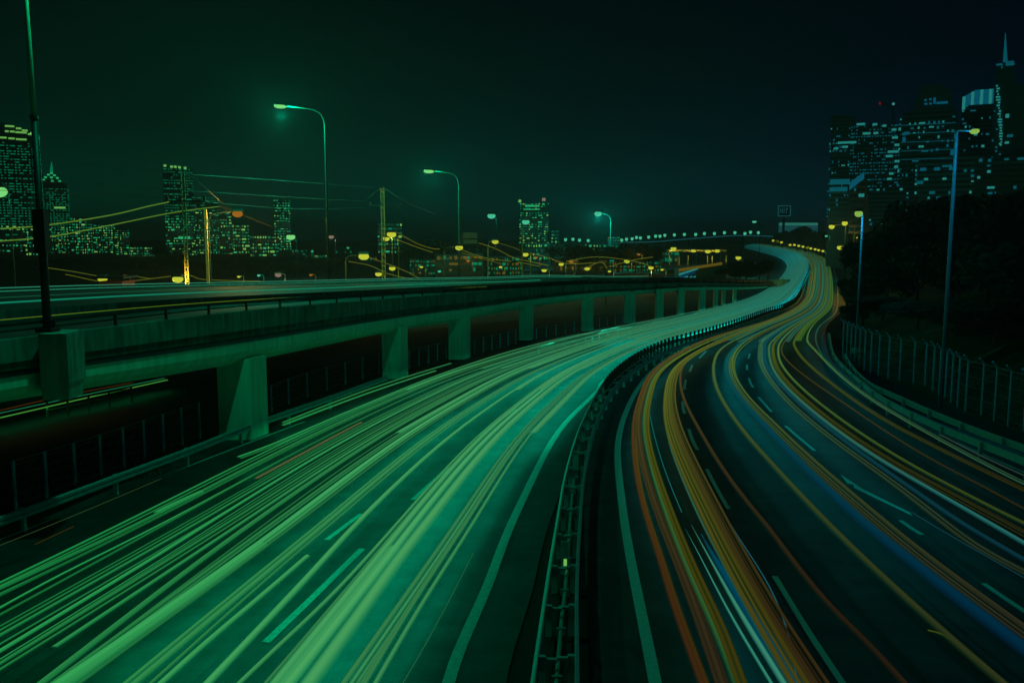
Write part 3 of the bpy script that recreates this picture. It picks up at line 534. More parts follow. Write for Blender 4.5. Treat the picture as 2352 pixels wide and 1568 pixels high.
fence([(1935, 822), (1990, 852), (2050, 872), (2130, 893), (2212, 942), (2253, 955), (2305, 975), (2347, 990), (2420, 1020)], 2.7, 'tall security fence with bent post tops on the right embankment', 24, bent=1, m='pole_lamplit_blue')
# slip-road low rail and brown wall
t = thing('low_railing', G(110, 962), 'low white railing beside the slip road under the viaduct', 'railing')
for x, y in ((110, 964), (157, 955), (205, 945), (252, 935), (303, 924)):
    p = G(x, y); MB().box((p.x, p.y, .45), (.08, .08, .9)).build('post', M['pole'], t)
p, q_ = G(108, 965), G(303, 924); mb = MB()
for z in (.5, .8): mb.tube([V(p.x, p.y, z), V(q_.x, q_.y, z)], .025)
mb.build('rail', M['pole'], t)
b = MB(); p, q_ = G(60, 935), G(300, 893); d = (q_-p); b.box(((p.x+q_.x)/2, (p.y+q_.y)/2+3, .9), (d.length, .25, 1.8), math.atan2(d.y, d.x)); tag(b.build('low_wall', M['brick']), 'brown wall lit behind the slip road under the viaduct', 'wall')
# verge grass
b = MB()
for k in range(2600):
    x = random.uniform(80, 390); y = random.uniform(1035, 1150)-(x-80)*.2; p = G(x, y); h = random.uniform(.1, .4); a = random.uniform(0, 6.3)
    b.add([(p.x, p.y, -.03), (p.x+.05*math.cos(a), p.y+.05*math.sin(a), -.03), (p.x+random.uniform(-.12, .12), p.y, h)], [(0, 1, 2)])
tag(b.build('grass', M['grass']), 'rough green grass behind the wire fence on the left verge', 'grass', kind='stuff')
# ------------------------------------------------------------------ street lamps
def street_lamp(base, top_z, head, label, gem='lamp_green', col=LG, power=0, r=.09, bend=1.6, hs=(.55, .22, .1), group=None, z0=-.05, mt='pole', pw=None):
    base = Vector(base); head = Vector(head); t = thing('street_lamp', base, label, 'street lamp', group)
    tp = V(base.x, base.y, top_z); d = head-tp; bd = min(bend, d.length*.4) if d.length > .5 else 0
    if bd:
        line = [V(base.x, base.y, z0), V(base.x, base.y, z0+(top_z-z0)*.5), tp-V(0, 0, bd)]
        a, c, e = tp-V(0, 0, bd), tp, tp+d.normalized()*bd
        for k in range(1, 7): u = k/6; line.append(a*(1-u)**2+c*2*u*(1-u)+e*u*u)
        line.append(head)
        n = len(line); rr = [r*1.5, r*1.15, r]+[r*.75]*6+[r*.55]
    else: line = [V(base.x, base.y, z0), tp]; rr = [r*1.4, r]
    MB().tube(line, rr, 8).build('pole', M[mt], t, smooth=True)
    hd = (d.normalized() if bd else V(-1, 0, 0)); hx = V(hd.x, hd.y, 0).normalized() if (abs(hd.x)+abs(hd.y)) > .01 else V(1, 0, 0); ang = math.atan2(hx.y, hx.x)
    m = MB(); c = head+hx*hs[0]*.6; m.box((c.x, c.y, c.z+hs[2]*.5), (hs[0]*2.1, hs[1]*1.6, hs[2]*.7), ang, taper=.7); m.build('housing', M['pole'], t)
    m = MB(); m.ell((0, 0, 0), hs, 12, 8); o = m.build('bulb', EM[gem], t, smooth=True); o.matrix_parent_inverse = Matrix(); o.location = (c.x-base.x, c.y-base.y, c.z-hs[2]*.5-base.z); o.rotation_euler = (0, 0, ang)
    if power: lamp_light((c.x, c.y, c.z-hs[2]-r*4-.2), col, power, t)
    return t
# tall green lamps over the viaduct
b0 = A(755, 640, 88); street_lamp((b0.x, 88, 0), A(753, 254, 88).z, A(652, 243, 86), 'tallest lit lamp on a bent pole rising beyond the viaduct', 'lamp_green', LG, 5500, r=.1, bend=1.6, hs=(.62, .3, .2))
b0 = A(1055, 640, 150); street_lamp((b0.x, 150, 0), A(1052, 400, 150).z, A(992, 392, 147), 'second tall bent lamp, right of the tallest one', 'lamp_green', LG, 5500, r=.13, bend=2, hs=(1.0, .5, .32))
b0 = A(1401, 640, 260); street_lamp((b0.x, 260, 0), A(1401, 496, 260).z, A(1378, 488, 257), 'third bent lamp, above the middle of the viaduct', 'lamp_teal', LT, 16000, r=.16, bend=2.4, hs=(1.3, .9, .8))
b0 = A(1742, 640, 420); street_lamp((b0.x, 420, 0), A(1742, 512, 420).z, A(1735, 508, 418), 'small far lamp over the vanishing lanes', 'lamp_teal', LT, 0, r=.1, hs=(1.2, .9, .6))
# near left pole on the parapet bracket
t = thing('lamp_post', (A(110, 780, 26).x, 26.0, 5.8), 'nearest lamp post, standing on the viaduct parapet and leaving the top of the photo', 'lamp post')
bx = A(110, 770, 26); tx = A(79, 270, 26); dx_ = (tx.x-bx.x)*.0
X0 = A(104, 640, 26).x; X0 = (A(112, 778, 26).x+A(60, 0, 26).x)/2
tp = A(60, 0, 26)
xa, xb = A(111, 780, 26), A(78, 270, 26)
MB().tube([(xa.x, 26, 5.7), (xb.x, 26, xb.z)], [.125, .095], 12).build('lower_pole', M['dark'], t, smooth=True)
MB().tube([(xb.x, 26, xb.z), (tp.x, 26, tp.z), (tp.x-.1, 26, tp.z+2.2), (tp.x+.8, 26, tp.z+3.2), (tp.x+3.4, 26, tp.z+3.5)], [.08, .06, .05, .045, .04], 10).build('upper_pole', M['pole_lamplit_top'], t, smooth=True)  # lamplight on the upper pole is put into its lighter colour
MB().tube([(xb.x, 26, xb.z-.06), (xb.x, 26, xb.z+.06)], .12, 12).build('collar', M['dark'], t)
c = A(95, 531, 25.85); MB().box((c.x, 25.85, c.z), (.34, .3, 1.28)).build('control_box', M['dark'], t)
MB().box((tp.x+3.7, 26, tp.z+3.55), (.9, .3, .12)).build('lamp_head', M['pole'], t)
o = MB().box((tp.x+3.7, 26, tp.z+3.46), (.6, .22, .05)).build('lamp_glass', EM['lamp_green'], t); lamp_light((tp.x+3.7, 26, tp.z+3.2), LG, 1600, t)
MB().box((xa.x, 26, 6.25), (.5, .5, .12)).build('base_plate', M['dark'], t)
# right-hand lamps
p = G(2160, 936); hp = A(2236, 300, p.y-3)
street_lamp(p, A(2190, 300, p.y).z, hp, 'near right lamp post with sodium light, rising from the embankment', 'gold_teal', (.02, .4, .55), 420, mt='pole_lamplit_blue', r=.085, bend=.4, hs=(.36, .2, .13))
p = G(1966, 812); t = street_lamp(p, A(1972, 488, p.y).z, A(1974, 487, p.y-1), 'slim lamp post with a pale box at its foot on the right bend', 'gold_teal', (.02, .4, .5), 320, mt='pole_lamplit_blue', r=.075, bend=.3, hs=(.42, .3, .26))
MB().box((p.x, p.y, .2), (.75, .5, .42)).build('foot_box', M['paint'], t)
p = A(1937, 640, 140); street_lamp((p.x, 140, 0), A(1937, 511, 140).z, A(1941, 510, 139), 'sodium lamp behind the slim post on the right bend', 'sod', LO, 120, r=.1, hs=(.5, .45, .4))
p = A(1958, 640, 150); street_lamp((p.x, 150, 0), A(1962, 512, 150).z, A(1914, 518, 149), 'sodium lamp with a long level arm at the foot of the right towers', 'sod', LO, 500, r=.1, bend=.3, hs=(.5, .45, .4))
# sodium lamps beyond the viaduct: (x, y, depth, pole px, material, label, size)
SL = [(255, 636, 92, None, 'sod', 'big sodium light low behind the viaduct, left of the lattice mast', .55), (432, 637, 73.6, None, 'sod', 'sodium light at the foot of the first lattice mast', .5),
 (655, 629, 100, None, 'pink', 'pinkish white light on the edge of the viaduct', .4), (538, 487, 92, 478, 'sod2', 'orange lamp on the square timber post', .6), (828, 585, 100, 793, 'sod', 'sodium lamp on a curved white post left of the second mast', .65),
 (915, 535, 130, None, 'sod', 'upper sodium lamp right of the second mast', .75), (901, 546, 130, None, 'sod', 'sodium lamp just below and left of the upper one by the second mast', .55), (884, 627, 120, None, 'sod', 'sodium light at the foot of the second mast', .5), (915, 614, 125, None, 'sod', 'sodium light just above the foot of the second mast', .5),
 (1049, 566, 125, 1019, 'sod', 'sodium lamp on a tall curved white post right of the second mast', .6), (1133, 553, 150, 1121, 'sod', 'sodium lamp by the yellow upright post', .6), (1219, 582, 150, None, 'sod', 'sodium lamp right of the thin yellow mast', .6), (1262, 619, 140, None, 'sod', 'low sodium light between two thin posts', .45),
 (1300, 605, 160, None, 'sod', 'left of the cluster of sodium lights in the middle distance', .5), (1322, 599, 170, None, 'sod2', 'right of the cluster of sodium lights in the middle distance', .5), (1345, 615, 150, 1318, 'sod', 'low sodium light beside the short white post', .5),
 (1451, 598, 170, None, 'sod', 'lone sodium light over the dark yard', .6), (1499, 613, 150, 1497, 'sod', 'sodium light on a short orange post above the viaduct', .5), (1705, 590, 230, None, 'sod', 'sodium light in the bushes inside the far bend', .8),
 (1555, 569, 300, None, 'sod', 'left canopy light of the far lit forecourt', 1.1), (1600, 574, 300, None, 'sod', 'second canopy light of the far lit forecourt', .9), (1634, 575, 300, None, 'sod', 'third canopy light of the far lit forecourt', 1.1), (1655, 574, 300, None, 'sod', 'right canopy light of the far lit forecourt', 1.0),
 (1741, 604, 200, None, 'lamp_teal', 'round pale light on the inside of the far bend', .4), (1906, 541, 200, None, 'lamp_teal', 'small green-white light at the foot of the right towers', .35), (1980, 545, 160, None, 'sod', 'small yellow light among the right-hand trees', .3), (1944, 566, 140, None, 'sod', 'wide yellow light above the end of the right bend', .6),
 (20, 433, 90, None, 'lamp_green', 'large blurred lamp at the left edge of the photo', 1.0), (90, 305, 110, None, 'lamp_green', 'green light glowing behind the nearest lamp post', .35), (1140, 493, 220, None, 'lamp_teal', 'bright white-green lamp on a slanted mast', 1.1), (1217, 507, 300, None, 'lamp_teal', 'bright lamp in front of the middle tower', 1.4),
 (680, 541, 200, None, 'lamp_green', 'long green light beside the narrow tower', 1.1), (770, 542, 200, None, 'pink', 'faint pink light behind the tallest lamp pole', .7)]
SL += [(x, y, D, None, g_, lb, s_) for x, y, D, g_, lb, s_ in [(300, 632, 120, 'sod2', 'small orange light right of the big low sodium light', .3), (560, 634, 130, 'sod', 'small yellow light between the timber post and the pinkish light', .28),
 (606, 631, 130, 'lamp_teal', 'small white light left of the pinkish light', .28), (725, 630, 140, 'sod2', 'small orange light left of the tallest lamp pole', .3), (978, 612, 150, 'sod', 'small yellow light right of the second mast foot', .3), (1085, 598, 160, 'sod2', 'small orange light under the dark billboard', .34),
 (1160, 612, 150, 'sod', 'small yellow light left of the white hooked post', .3), (1240, 590, 190, 'sod2', 'small orange light above the low sodium light', .4), (1410, 622, 150, 'sod', 'small yellow light right of the white hooked post in the yard', .3), (1475, 583, 220, 'sod2', 'small orange light above and right of the lone sodium light', .45),
 (1530, 618, 170, 'sod', 'small yellow light between the orange post and the shop front', .32), (1380, 585, 230, 'lamp_teal', 'small white light above the middle of the dark yard', .45), (1020, 622, 140, 'lamp_teal', 'small white light at the foot of the tall curved post', .28)]]
cmap = {'sod': (.9, .75, .1), 'sod2': (1, .5, .08), 'pink': (.9, .8, .6), 'lamp_green': LG, 'lamp_teal': LT}
for x, y, D, pole, gm, lb, s in SL:
    hp = A(x, y, D); bxp = A(pole, y, D) if pole else hp
    street_lamp((bxp.x, D, 0), hp.z+(-.0 if not pole else -.15), hp if pole else hp+V(-.6, 0, 0), lb, gm, cmap[gm], (2600 if x in (432, 538) else 60 if D == 300 else 330)*s*(D/100), r=.08 if pole else .05, bend=1.0, hs=(s*.95, s*.8, s*.62), group='lights beyond the viaduct')
for k, (x, y) in enumerate([(1779, 550), (1788, 552), (1798, 554), (1807, 555), (1818, 560), (1828, 560), (1838, 562), (1848, 564), (1858, 566), (1866, 568), (1876, 570), (1884, 572), (1894, 574)]):
    D = min(880, 9*F/(566+(x-1776)*.21-548)); q_ = D/300; hp = A(x, y+1, D); street_lamp((hp.x, D, 0), hp.z, hp+V(-.4, 0, 0), 'yellow light in the row under the dark trees past the far bend', 'sod', LO, 60 if k % 3 == 0 else 0, r=.06*q_, hs=(.5*q_, .4*q_, .42*q_), group='row of yellow lights under the far trees')
# row of lamps along the far flyover
t = thing('flyover', A(1560, 550, 520), 'distant flyover crossing behind the lights, lined with small lamps', 'flyover')
fp = smooth([A(1400, 558, 520), A(1500, 556, 520), A(1560, 551, 520), A(1640, 545, 520), A(1700, 542, 520), A(1770, 544, 520)])
MB().sweep(fp, [(-4, -1.0), (4, -1.0), (4, 0), (-4, 0)]).build('deck', M['concrete_dark'], t)
MB().tube([p+V(0, -4.2, .25) for p in fp], .28, 4).build('lit_edge', EM['board_d'], t)
for p in resample(fp, 16)[1:-1]: MB().box((p.x, p.y, (p.z-1)/2), (1.6, 1.6, p.z-1)).build('pier', M['concrete_dark'], t)
for x, y in [(1303, 548), (1320, 547), (1335, 549), (1355, 550), (1432, 549), (1443, 547), (1456, 546), (1466, 543), (1475, 544), (1494, 542), (1510, 540), (1520, 540), (1531, 538), (1553, 537), (1576, 536), (1602, 536), (1622, 534), (1645, 534), (1668, 532), (1692, 532), (1715, 534), (1728, 531), (1746, 532)]:
    D = 520; hp = A(x, y, D); street_lamp((hp.x, D, hp.z-5), hp.z, hp+V(-.5, 0, 0), 'tiny pale lamp on the distant flyover', 'lamp_teal', LT, 0, r=.12, hs=(.9, .7, 1.1), group='tiny lamps on the distant flyover', z0=hp.z-5)
# ------------------------------------------------------------------ masts, posts and cables
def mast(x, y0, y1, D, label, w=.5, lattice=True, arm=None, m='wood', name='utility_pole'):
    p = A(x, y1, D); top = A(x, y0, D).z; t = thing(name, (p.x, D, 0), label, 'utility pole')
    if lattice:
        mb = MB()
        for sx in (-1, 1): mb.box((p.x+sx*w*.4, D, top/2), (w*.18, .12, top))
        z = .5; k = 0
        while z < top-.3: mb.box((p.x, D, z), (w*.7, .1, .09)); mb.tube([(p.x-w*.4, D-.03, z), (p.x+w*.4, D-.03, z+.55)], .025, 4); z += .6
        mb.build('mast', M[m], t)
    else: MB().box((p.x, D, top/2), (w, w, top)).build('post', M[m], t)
    if arm:
        mb = MB(); ax0, ax1 = A(arm[0], arm[2], D), A(arm[1], arm[2], D); mb.tube([ax0, ax1], .07, 6)
        mb.build('crossarm', M['pole'], t)
        for q in (ax0, ax0.lerp(ax1, .35), ax1): MB().box((q.x, q.y, q.z+.2), (.16, .16, .4)).build('insulator', M['pole'], t)
    return t
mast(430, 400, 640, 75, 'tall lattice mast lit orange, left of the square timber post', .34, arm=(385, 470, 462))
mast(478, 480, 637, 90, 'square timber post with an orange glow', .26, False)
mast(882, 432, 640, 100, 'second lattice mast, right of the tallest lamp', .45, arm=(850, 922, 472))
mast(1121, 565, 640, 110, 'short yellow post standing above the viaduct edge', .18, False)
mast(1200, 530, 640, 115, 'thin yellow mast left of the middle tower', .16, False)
def curvy(x, y0, D, x2, label):
    p = A(x, 640, D); q = A(x2, y0, D); tz = A(x, y0+10, D).z; t = thing('lamp_post', (p.x, D, 0), label, 'lamp post', 'short white posts above the viaduct')
    MB().tube([(p.x, D, 0), (p.x, D, tz-.3), (p.x+(q.x-p.x)*.25, D, q.z-.1), q], .11, 8).build('post', M['pole'], t); return t
curvy(1168, 600, 110, 1190, 'white hooked post right of the short yellow post'); curvy(1392, 616, 120, 1374, 'white hooked post right of the middle-distance light cluster')
curvy(1238, 612, 115, 1226, 'small white hooked post right of the thin yellow mast')
def cable(px, r, label, m='wire', group=None):
    pts = smooth([A(x, y, D) for x, y, D in px], 8); o = MB().tube(pts, r, 5).build('overhead_cable', m if not isinstance(m, str) else M[m]); return tag(o, label, 'cable', group)
cy = emis('cable_glow_yellow', C(92, 104, 32)); cg = emis('cable_glow_green', C(84, 124, 40)); ty = emis('streak_yellow', C(100, 104, 26))  # cables here glow by themselves in place of lamplight on them
M['cw'] = mat('bare_wire', (.3, .36, .3), .6, .1)
cable([(-60, 362, 70), (94, 371, 72), (300, 385, 74), (430, 400, 75), (620, 413, 88), (880, 432, 100)], .018, 'topmost overhead cable between the two lattice masts', 'cw')
cable([(-60, 408, 70), (140, 417, 72), (300, 428, 74), (430, 438, 75), (700, 455, 90), (858, 463, 100)], .018, 'second overhead cable from the top between the masts', 'cw')
cable([(-60, 436, 70), (140, 441, 72), (340, 452, 74), (430, 458, 75), (545, 471, 84), (700, 480, 92), (838, 477, 100)], .02, 'lowest overhead cable sagging to the second mast', 'cw')
cable([(374, 420, 74), (428, 402, 75), (482, 441, 80), (512, 468, 100), (540, 486, 119)], .022, 'cable draped over the top of the first lattice mast', 'cw')
cable([(845, 455, 100), (881, 434, 100), (930, 463, 100), (1000, 492, 120)], .022, 'cable draped over the top of the second lattice mast', 'cw')
def strk(px, r, label, m=ty, group='glowing streaks and cables beyond the viaduct'): return cable(px, r, label, m, group)
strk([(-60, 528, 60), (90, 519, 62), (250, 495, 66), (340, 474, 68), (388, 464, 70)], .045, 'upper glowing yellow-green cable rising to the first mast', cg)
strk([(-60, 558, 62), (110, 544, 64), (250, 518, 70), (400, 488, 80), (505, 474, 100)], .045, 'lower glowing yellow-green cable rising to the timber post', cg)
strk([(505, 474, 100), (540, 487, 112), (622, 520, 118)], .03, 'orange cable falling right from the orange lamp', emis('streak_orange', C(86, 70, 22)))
for k, (px, lb) in enumerate([([(110, 615), (170, 624), (255, 638), (300, 634), (346, 640)], 'yellow streak running through the big sodium light'), ([(150, 630), (260, 648), (420, 632), (470, 642), (600, 646)], 'wavy streak linking the two left sodium lights'),
    ([(828, 585), (880, 602), (930, 622), (965, 640)], 'yellow streak falling right from the lamp by the second mast'), ([(800, 600), (850, 610), (890, 628), (940, 640), (1000, 650)], 'thick yellow streak along the far parapet'),
    ([(915, 535), (955, 558), (990, 570), (1010, 572)], 'yellow streak falling right from the upper sodium lamp'), ([(901, 546), (945, 563), (994, 580)], 'second yellow streak below the upper sodium lamp'), ([(1049, 568), (1090, 585), (1130, 595), (1190, 602), (1240, 612)], 'long yellow streak through the tall curved post lamp'),
    ([(1100, 558), (1140, 572), (1180, 592), (1215, 600), (1260, 610)], 'yellow streak from the dark billboard'), ([(1219, 582), (1260, 592), (1300, 605), (1370, 604)], 'yellow streak passing the middle-distance cluster'), ([(1300, 600), (1370, 590), (1451, 599), (1500, 613)], 'pale streak linking the lone light to the orange post'),
    ([(1345, 615), (1380, 602), (1395, 616)], 'short yellow arc above the white hooked post'), ([(1400, 612), (1451, 598), (1500, 590)], 'faint streak crossing the lone sodium light'), ([(1128, 553), (1175, 567), (1195, 575)], 'pale wire right of the yellow post lamp'), ([(1060, 580), (1110, 595), (1150, 605)], 'thin pale wire under the dark billboard')]):
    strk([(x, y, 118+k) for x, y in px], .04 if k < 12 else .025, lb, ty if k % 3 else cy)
# ------------------------------------------------------------------ city
def building(x0, x1, yt, D, label, style='g', rows=22, cols=6, dens=.35, shape=None, wall='wall', bd=None, depth=24, ybase=600, extra=None, ledges=True, maxw=90):
    a, b_ = A(x0, yt, D), A(x1, yt, D); w = b_.x-a.x; cx = (a.x+b_.x)/2; top = a.z
    t = thing('tower' if top > 45 else 'building', (cx, D, 0), label, 'building')
    mb = MB()
    if shape: mb.prism([((A(x, y, D).x), (A(x, y, D).z if y < 900 else 0)) for x, y in shape], D, D+depth)
    else: mb.box((cx, D+depth/2, top/2), (w, depth, top))
    mb.build('wall', M[wall], t); t.rotation_euler.z = -math.atan2(cx, D)
    zb = A(x0, ybase, D).z; H_ = top-zb; fh = H_/rows; cw = w/cols
    if ledges:
        mb = MB()
        for r in range(1, rows): mb.box((cx, D-.15, zb+fh*r), (w*(.98 if not shape else .9), .3, fh*.14))
        mb.build('floor_ledges', M['wall2'] if style == 'b' else M['wall'], t)
        mb = MB()
        for r in range(rows): mb.box((cx, D-.03, zb+fh*(r+.5)), (w*(.94 if not shape else .86), .06, fh*.5))
        mb.build('glazing', M['glass'], t)
    n = 0; rest = MB()
    ems = {'g': ['win_g', 'win_y', 'win_d', 'win_d'], 'b': ['win_b', 'win_bd', 'win_bd'], 'o': ['win_o', 'win_d']}[style]
    for r in range(rows):
        rd = dens*random.choice([.3, .6, 1, 1.8])
        run = 1
        for c in range(cols):
            if run > 1: run -= 1; continue
            if random.random() > rd*1.9: continue
            run = random.choice([1, 1, 1, 2]); run = min(run, cols-c)
            x = a.x+cw*(c+run/2); z = zb+fh*(r+.5); ww = cw*(run-.4)*random.uniform(.6, 1)
            if shape:
                lo = min(A(q[0], q[1], D).x for q in shape)
                if z > top-H_*.08: continue
            if n >= maxw: rest.box((x, D-.1, z), (ww, .2, fh*.34)); continue
            MB().box((x+cw*random.uniform(-.15, .15), D-.1, z+fh*random.uniform(-.08, .08)), (ww*random.uniform(.65, 1.1), .2, fh*random.uniform(.28, .62))).build('window', EM[random.choice(ems)], t); n += 1
    if rest.v: tag(rest.build('window', EM[ems[-1]], t), None, None, kind='stuff')
    if extra: extra(t, D)
    return t
def bar(t, x0, x1, y0, y1, D, em, name='lit_band', th=.5):
    a, b_ = A(x0, y0, D), A(x1, y1, D); MB().box(((a.x+b_.x)/2, D-th/2-.2, (a.z+b_.z)/2), (abs(b_.x-a.x), th, abs(a.z-b_.z))).build(name, EM[em] if em in EM else M[em], t)
def ex1(t, D):
    for x0, x1, y in ((12, 31, 290), (34, 45, 294), (46, 58, 298), (12, 20, 302), (22, 32, 302), (33, 56, 303), (58, 73, 306), (2, 16, 317), (19, 32, 318), (34, 56, 319)): bar(t, x0, x1, y-2, y+2, D, 'win_y')
building(-40, 76, 300, 600, 'tall tower with bright bands at its slanted top, at the left edge', 'g', 46, 16, .5, shape=[(-40, 900), (-40, 278), (20, 284), (76, 304), (76, 900)], extra=ex1, ybase=585)
def ex2(t, D):
    a = A(119, 395, D); MB().tube([a, A(119, 370, D)], [1.2, .1], 6).build('spire', EM['win_d'], t)
    for x, y in ((119, 398), (113, 402), (125, 403), (107, 408), (131, 409), (119, 408), (121, 416), (103, 414), (136, 416)): bar(t, x-3, x+3, y-2, y+2, D, 'win_g')
    bar(t, 125, 148, 475, 479, D, 'win_y')
building(98, 155, 420, 560, 'domed tower with a lit spire near the left edge', 'g', 40, 9, .7, shape=[(98, 900), (98, 420), (106, 405), (119, 394), (133, 404), (148, 425), (155, 470), (155, 900)], extra=ex2, ybase=582, depth=30)
building(160, 208, 500, 520, 'low block with a lit roof line right of the domed tower', 'g', 14, 10, .55, ybase=590)
building(208, 262, 516, 540, 'dark block with scattered lights beside the low lit one', 'g', 14, 10, .4, ybase=592)
building(262, 296, 528, 500, 'slim dark block with a vertical row of lights', 'g', 14, 6, .5, ybase=595)
building(300, 348, 567, 450, 'squat block with two lit floors, left of the lattice mast', 'g', 4, 10, .8, ybase=592)
def ex5(t, D):
    for x, y in ((381, 381), (395, 383), (403, 383), (412, 384), (424, 385)): bar(t, x-3, x+3, y-2, y+3, D, 'win_y')
    bar(t, 410, 436, 543, 549, D, 'win_g')
building(375, 441, 386, 480, 'tall dark tower directly behind the first lattice mast', 'g', 34, 12, .33, extra=ex5, ybase=600)
building(441, 500, 452, 500, 'stepped lower wing of the tower behind the first mast', 'g', 26, 10, .35, ybase=600)
building(500, 532, 488, 520, 'short block on the right end of the mast-side towers', 'g', 16, 6, .35, ybase=600)
building(533, 572, 516, 540, 'block with three lit roof strips below the orange lamp', 'g', 10, 6, .5, ybase=590)
building(627, 666, 458, 470, 'narrow tower with a vertical run of lights, left of the tallest lamp pole', 'g', 20, 6, .5, ybase=575)
building(574, 640, 541, 420, 'low wide office block with lit storeys in front of the narrow tower', 'g', 7, 12, .55, ybase=598)
building(668, 720, 572, 500, 'low row of lights right of the narrow tower', 'g', 3, 14, .4, ybase=600, ledges=False)
building(760, 812, 566, 520, 'low lit buildings just right of the tallest lamp pole', 'g', 4, 12, .35, ybase=600, ledges=False)
building(866, 925, 512, 500, 'pale roof block behind the second mast', 'g', 10, 8, .25, ybase=600)
def ex9(t, D):
    bar(t, 1206, 1239, 471, 475, D, 'win_g'); bar(t, 1203, 1240, 480, 482, D, 'win_g'); bar(t, 1191, 1197, 459, 465, D, 'win_y'); bar(t, 1245, 1253, 455, 462, D, 'pink')
building(1192, 1262, 466, 420, 'middle tower with lit crown and two rooftop beacons', 'g', 18, 10, .35, extra=ex9, ybase=560)
building(1266, 1284, 528, 400, 'small block right of the middle tower', 'g', 6, 4, .4, ybase=575)
building(1395, 1424, 543, 380, 'dark rooftop box under the third bent lamp', 'o', 5, 5, .3, ybase=575)
building(1000, 1110, 585, 190, 'dark shed with brownish lit floors below the hillock of trees', 'o', 4, 8, .3, ybase=640, depth=15)
building(1270, 1400, 592, 230, 'low dark shed behind the middle-distance lights', 'o', 3, 10, .25, ybase=640, depth=15)
for x0, x1, y, D, st, lb in ((60, 98, 560, 480, 'g', 'low lit block between the edge tower and the domed tower'), (345, 376, 580, 430, 'g', 'small lit block just left of the first lattice mast'), (700, 752, 586, 380, 'g', 'low scattered lights just left of the tallest lamp pole'), (812, 866, 590, 330, 'o', 'low shed with orange lights left of the second mast'),
    (940, 1000, 596, 210, 'o', 'dark low shed lit orange just right of the second mast'), (1120, 1200, 590, 220, 'o', 'brownish lit shed between the yellow post and the thin mast'), (1205, 1265, 560, 260, 'g', 'low lit block at the foot of the middle tower'), (1284, 1330, 556, 420, 'g', 'row of small lights right of the middle tower'),
    (1330, 1395, 560, 420, 'g', 'faint lights left of the rooftop box'), (1400, 1520, 600, 240, 'o', 'long dark yard building with few orange lights'), (1520, 1560, 575, 330, 'o', 'orange-lit booth left of the forecourt canopy')):
    building(x0, x1, y, D, lb, st, 4, max(5, (x1-x0)//6), .6, ybase=632 if st == 'o' else 598, ledges=False, depth=10)
# right
def ex10(t, D):
    for x, y, w in ((1980, 284, 18), (2010, 286, 10), (2030, 290, 8), (1992, 306, 16), (2012, 306, 10), (1950, 325, 40), (1926, 338, 10), (1946, 335, 12), (2050, 300, 10), (2052, 318, 12), (2056, 335, 10), (2048, 350, 22), (2040, 360, 14), (2056, 372, 10), (2044, 400, 9), (2040, 412, 9), (2054, 385, 8), (2062, 345, 6)): bar(t, x-w/2, x+w/2, y-2.5, y+2.5, D, 'win_b')
building(1908, 1962, 266, 420, 'leftmost dark tower of the right-hand cluster', 'b', 40, 8, .14, shape=[(1908, 900), (1908, 272), (1920, 262), (1962, 268), (1962, 900)], ybase=600)
building(1958, 2072, 286, 400, 'tower with the brightest scattered lights, right of the leftmost one', 'b', 36, 20, .42, extra=ex10, ybase=560)
def ex11(t, D):
    for x0, x1, y0, y1 in ((2124, 2129, 228, 232), (2134, 2139, 227, 231), (2143, 2147, 226, 240), (2124, 2130, 237, 241), (2134, 2139, 237, 241), (2149, 2172, 236, 241), (2078, 2084, 303, 309), (2078, 2084, 313, 324), (2185, 2188, 310, 322), (2177, 2184, 347, 359), (2148, 2152, 342, 348)): bar(t, x0, x1, y0, y1, D, 'crown')
    for y in (285, 305, 325, 345, 365): bar(t, 2074, 2188, y, y+1, D, 'win_bd', 'lit_ledge', .3)
building(2070, 2190, 255, 340, 'dark rounded tower with a stepped crown and a small lit sign', 'b', 18, 12, .16, shape=[(2070, 900), (2070, 285), (2078, 262), (2092, 253), (2100, 252), (2112, 205), (2122, 196), (2160, 196), (2180, 215), (2182, 252), (2192, 254), (2192, 900)], extra=ex11, ybase=450)
def ex12(t, D):
    k = 0
    for x in range(2216, 2292, 6):
        y0 = 207+max(0, (2240-x))*.55; y1 = 240+max(0, (2226-x))*1.0
        bar(t, x, x+5, y0, y1, D, 'crown' if k % 3 else 'win_b', 'crown_panel', 1); k += 1
building(2214, 2294, 240, 380, 'tower with a glowing blue curved crown', 'b', 22, 10, .08, extra=ex12, wall='wall', ybase=440)
def ex13(t, D):
    MB().tube([A(2309, 142, D), A(2310, 75, D)], [.9, .1], 6).build('spire', EM['win_bd'], t)
    bar(t, 2291, 2304, 146, 150, D, 'win_bd'); bar(t, 2308, 2326, 142, 145, D, 'win_bd'); bar(t, 2310, 2327, 146, 152, D, 'win_bd')
    for k in range(22): y = 195+k*6.5; bar(t, 2290+k*.4+random.uniform(-2, 2), 2293+k*.4+random.uniform(0, 4), y, y+3.5, D, 'win_b')
building(2290, 2329, 150, 330, 'tallest tower, topped by a thin lit spire, at the right edge', 'b', 30, 5, .05, extra=ex13, ybase=400, ledges=False)
building(2318, 2420, 192, 280, 'black slab filling the right edge behind the spire tower', 'b', 16, 6, .03, ybase=440, ledges=False)
def ex14(t, D):
    for x in (2126, 2155, 2186): bar(t, x-6, x+6, 384, 391, D, 'crown')
    for x in (2132, 2170): bar(t, x-4, x+4, 408, 413, D, 'win_b')
building(2108, 2250, 364, 240, 'lower pale-fronted block with three lit windows in front of the towers', 'b', 8, 10, .1, shape=[(2104, 900), (2112, 375), (2125, 368), (2200, 362), (2250, 362), (2250, 900)], extra=ex14, wall='wall2', ybase=460)
building(2250, 2400, 360, 230, 'dim block behind the treetops at the right edge', 'b', 7, 8, .18, ybase=450)
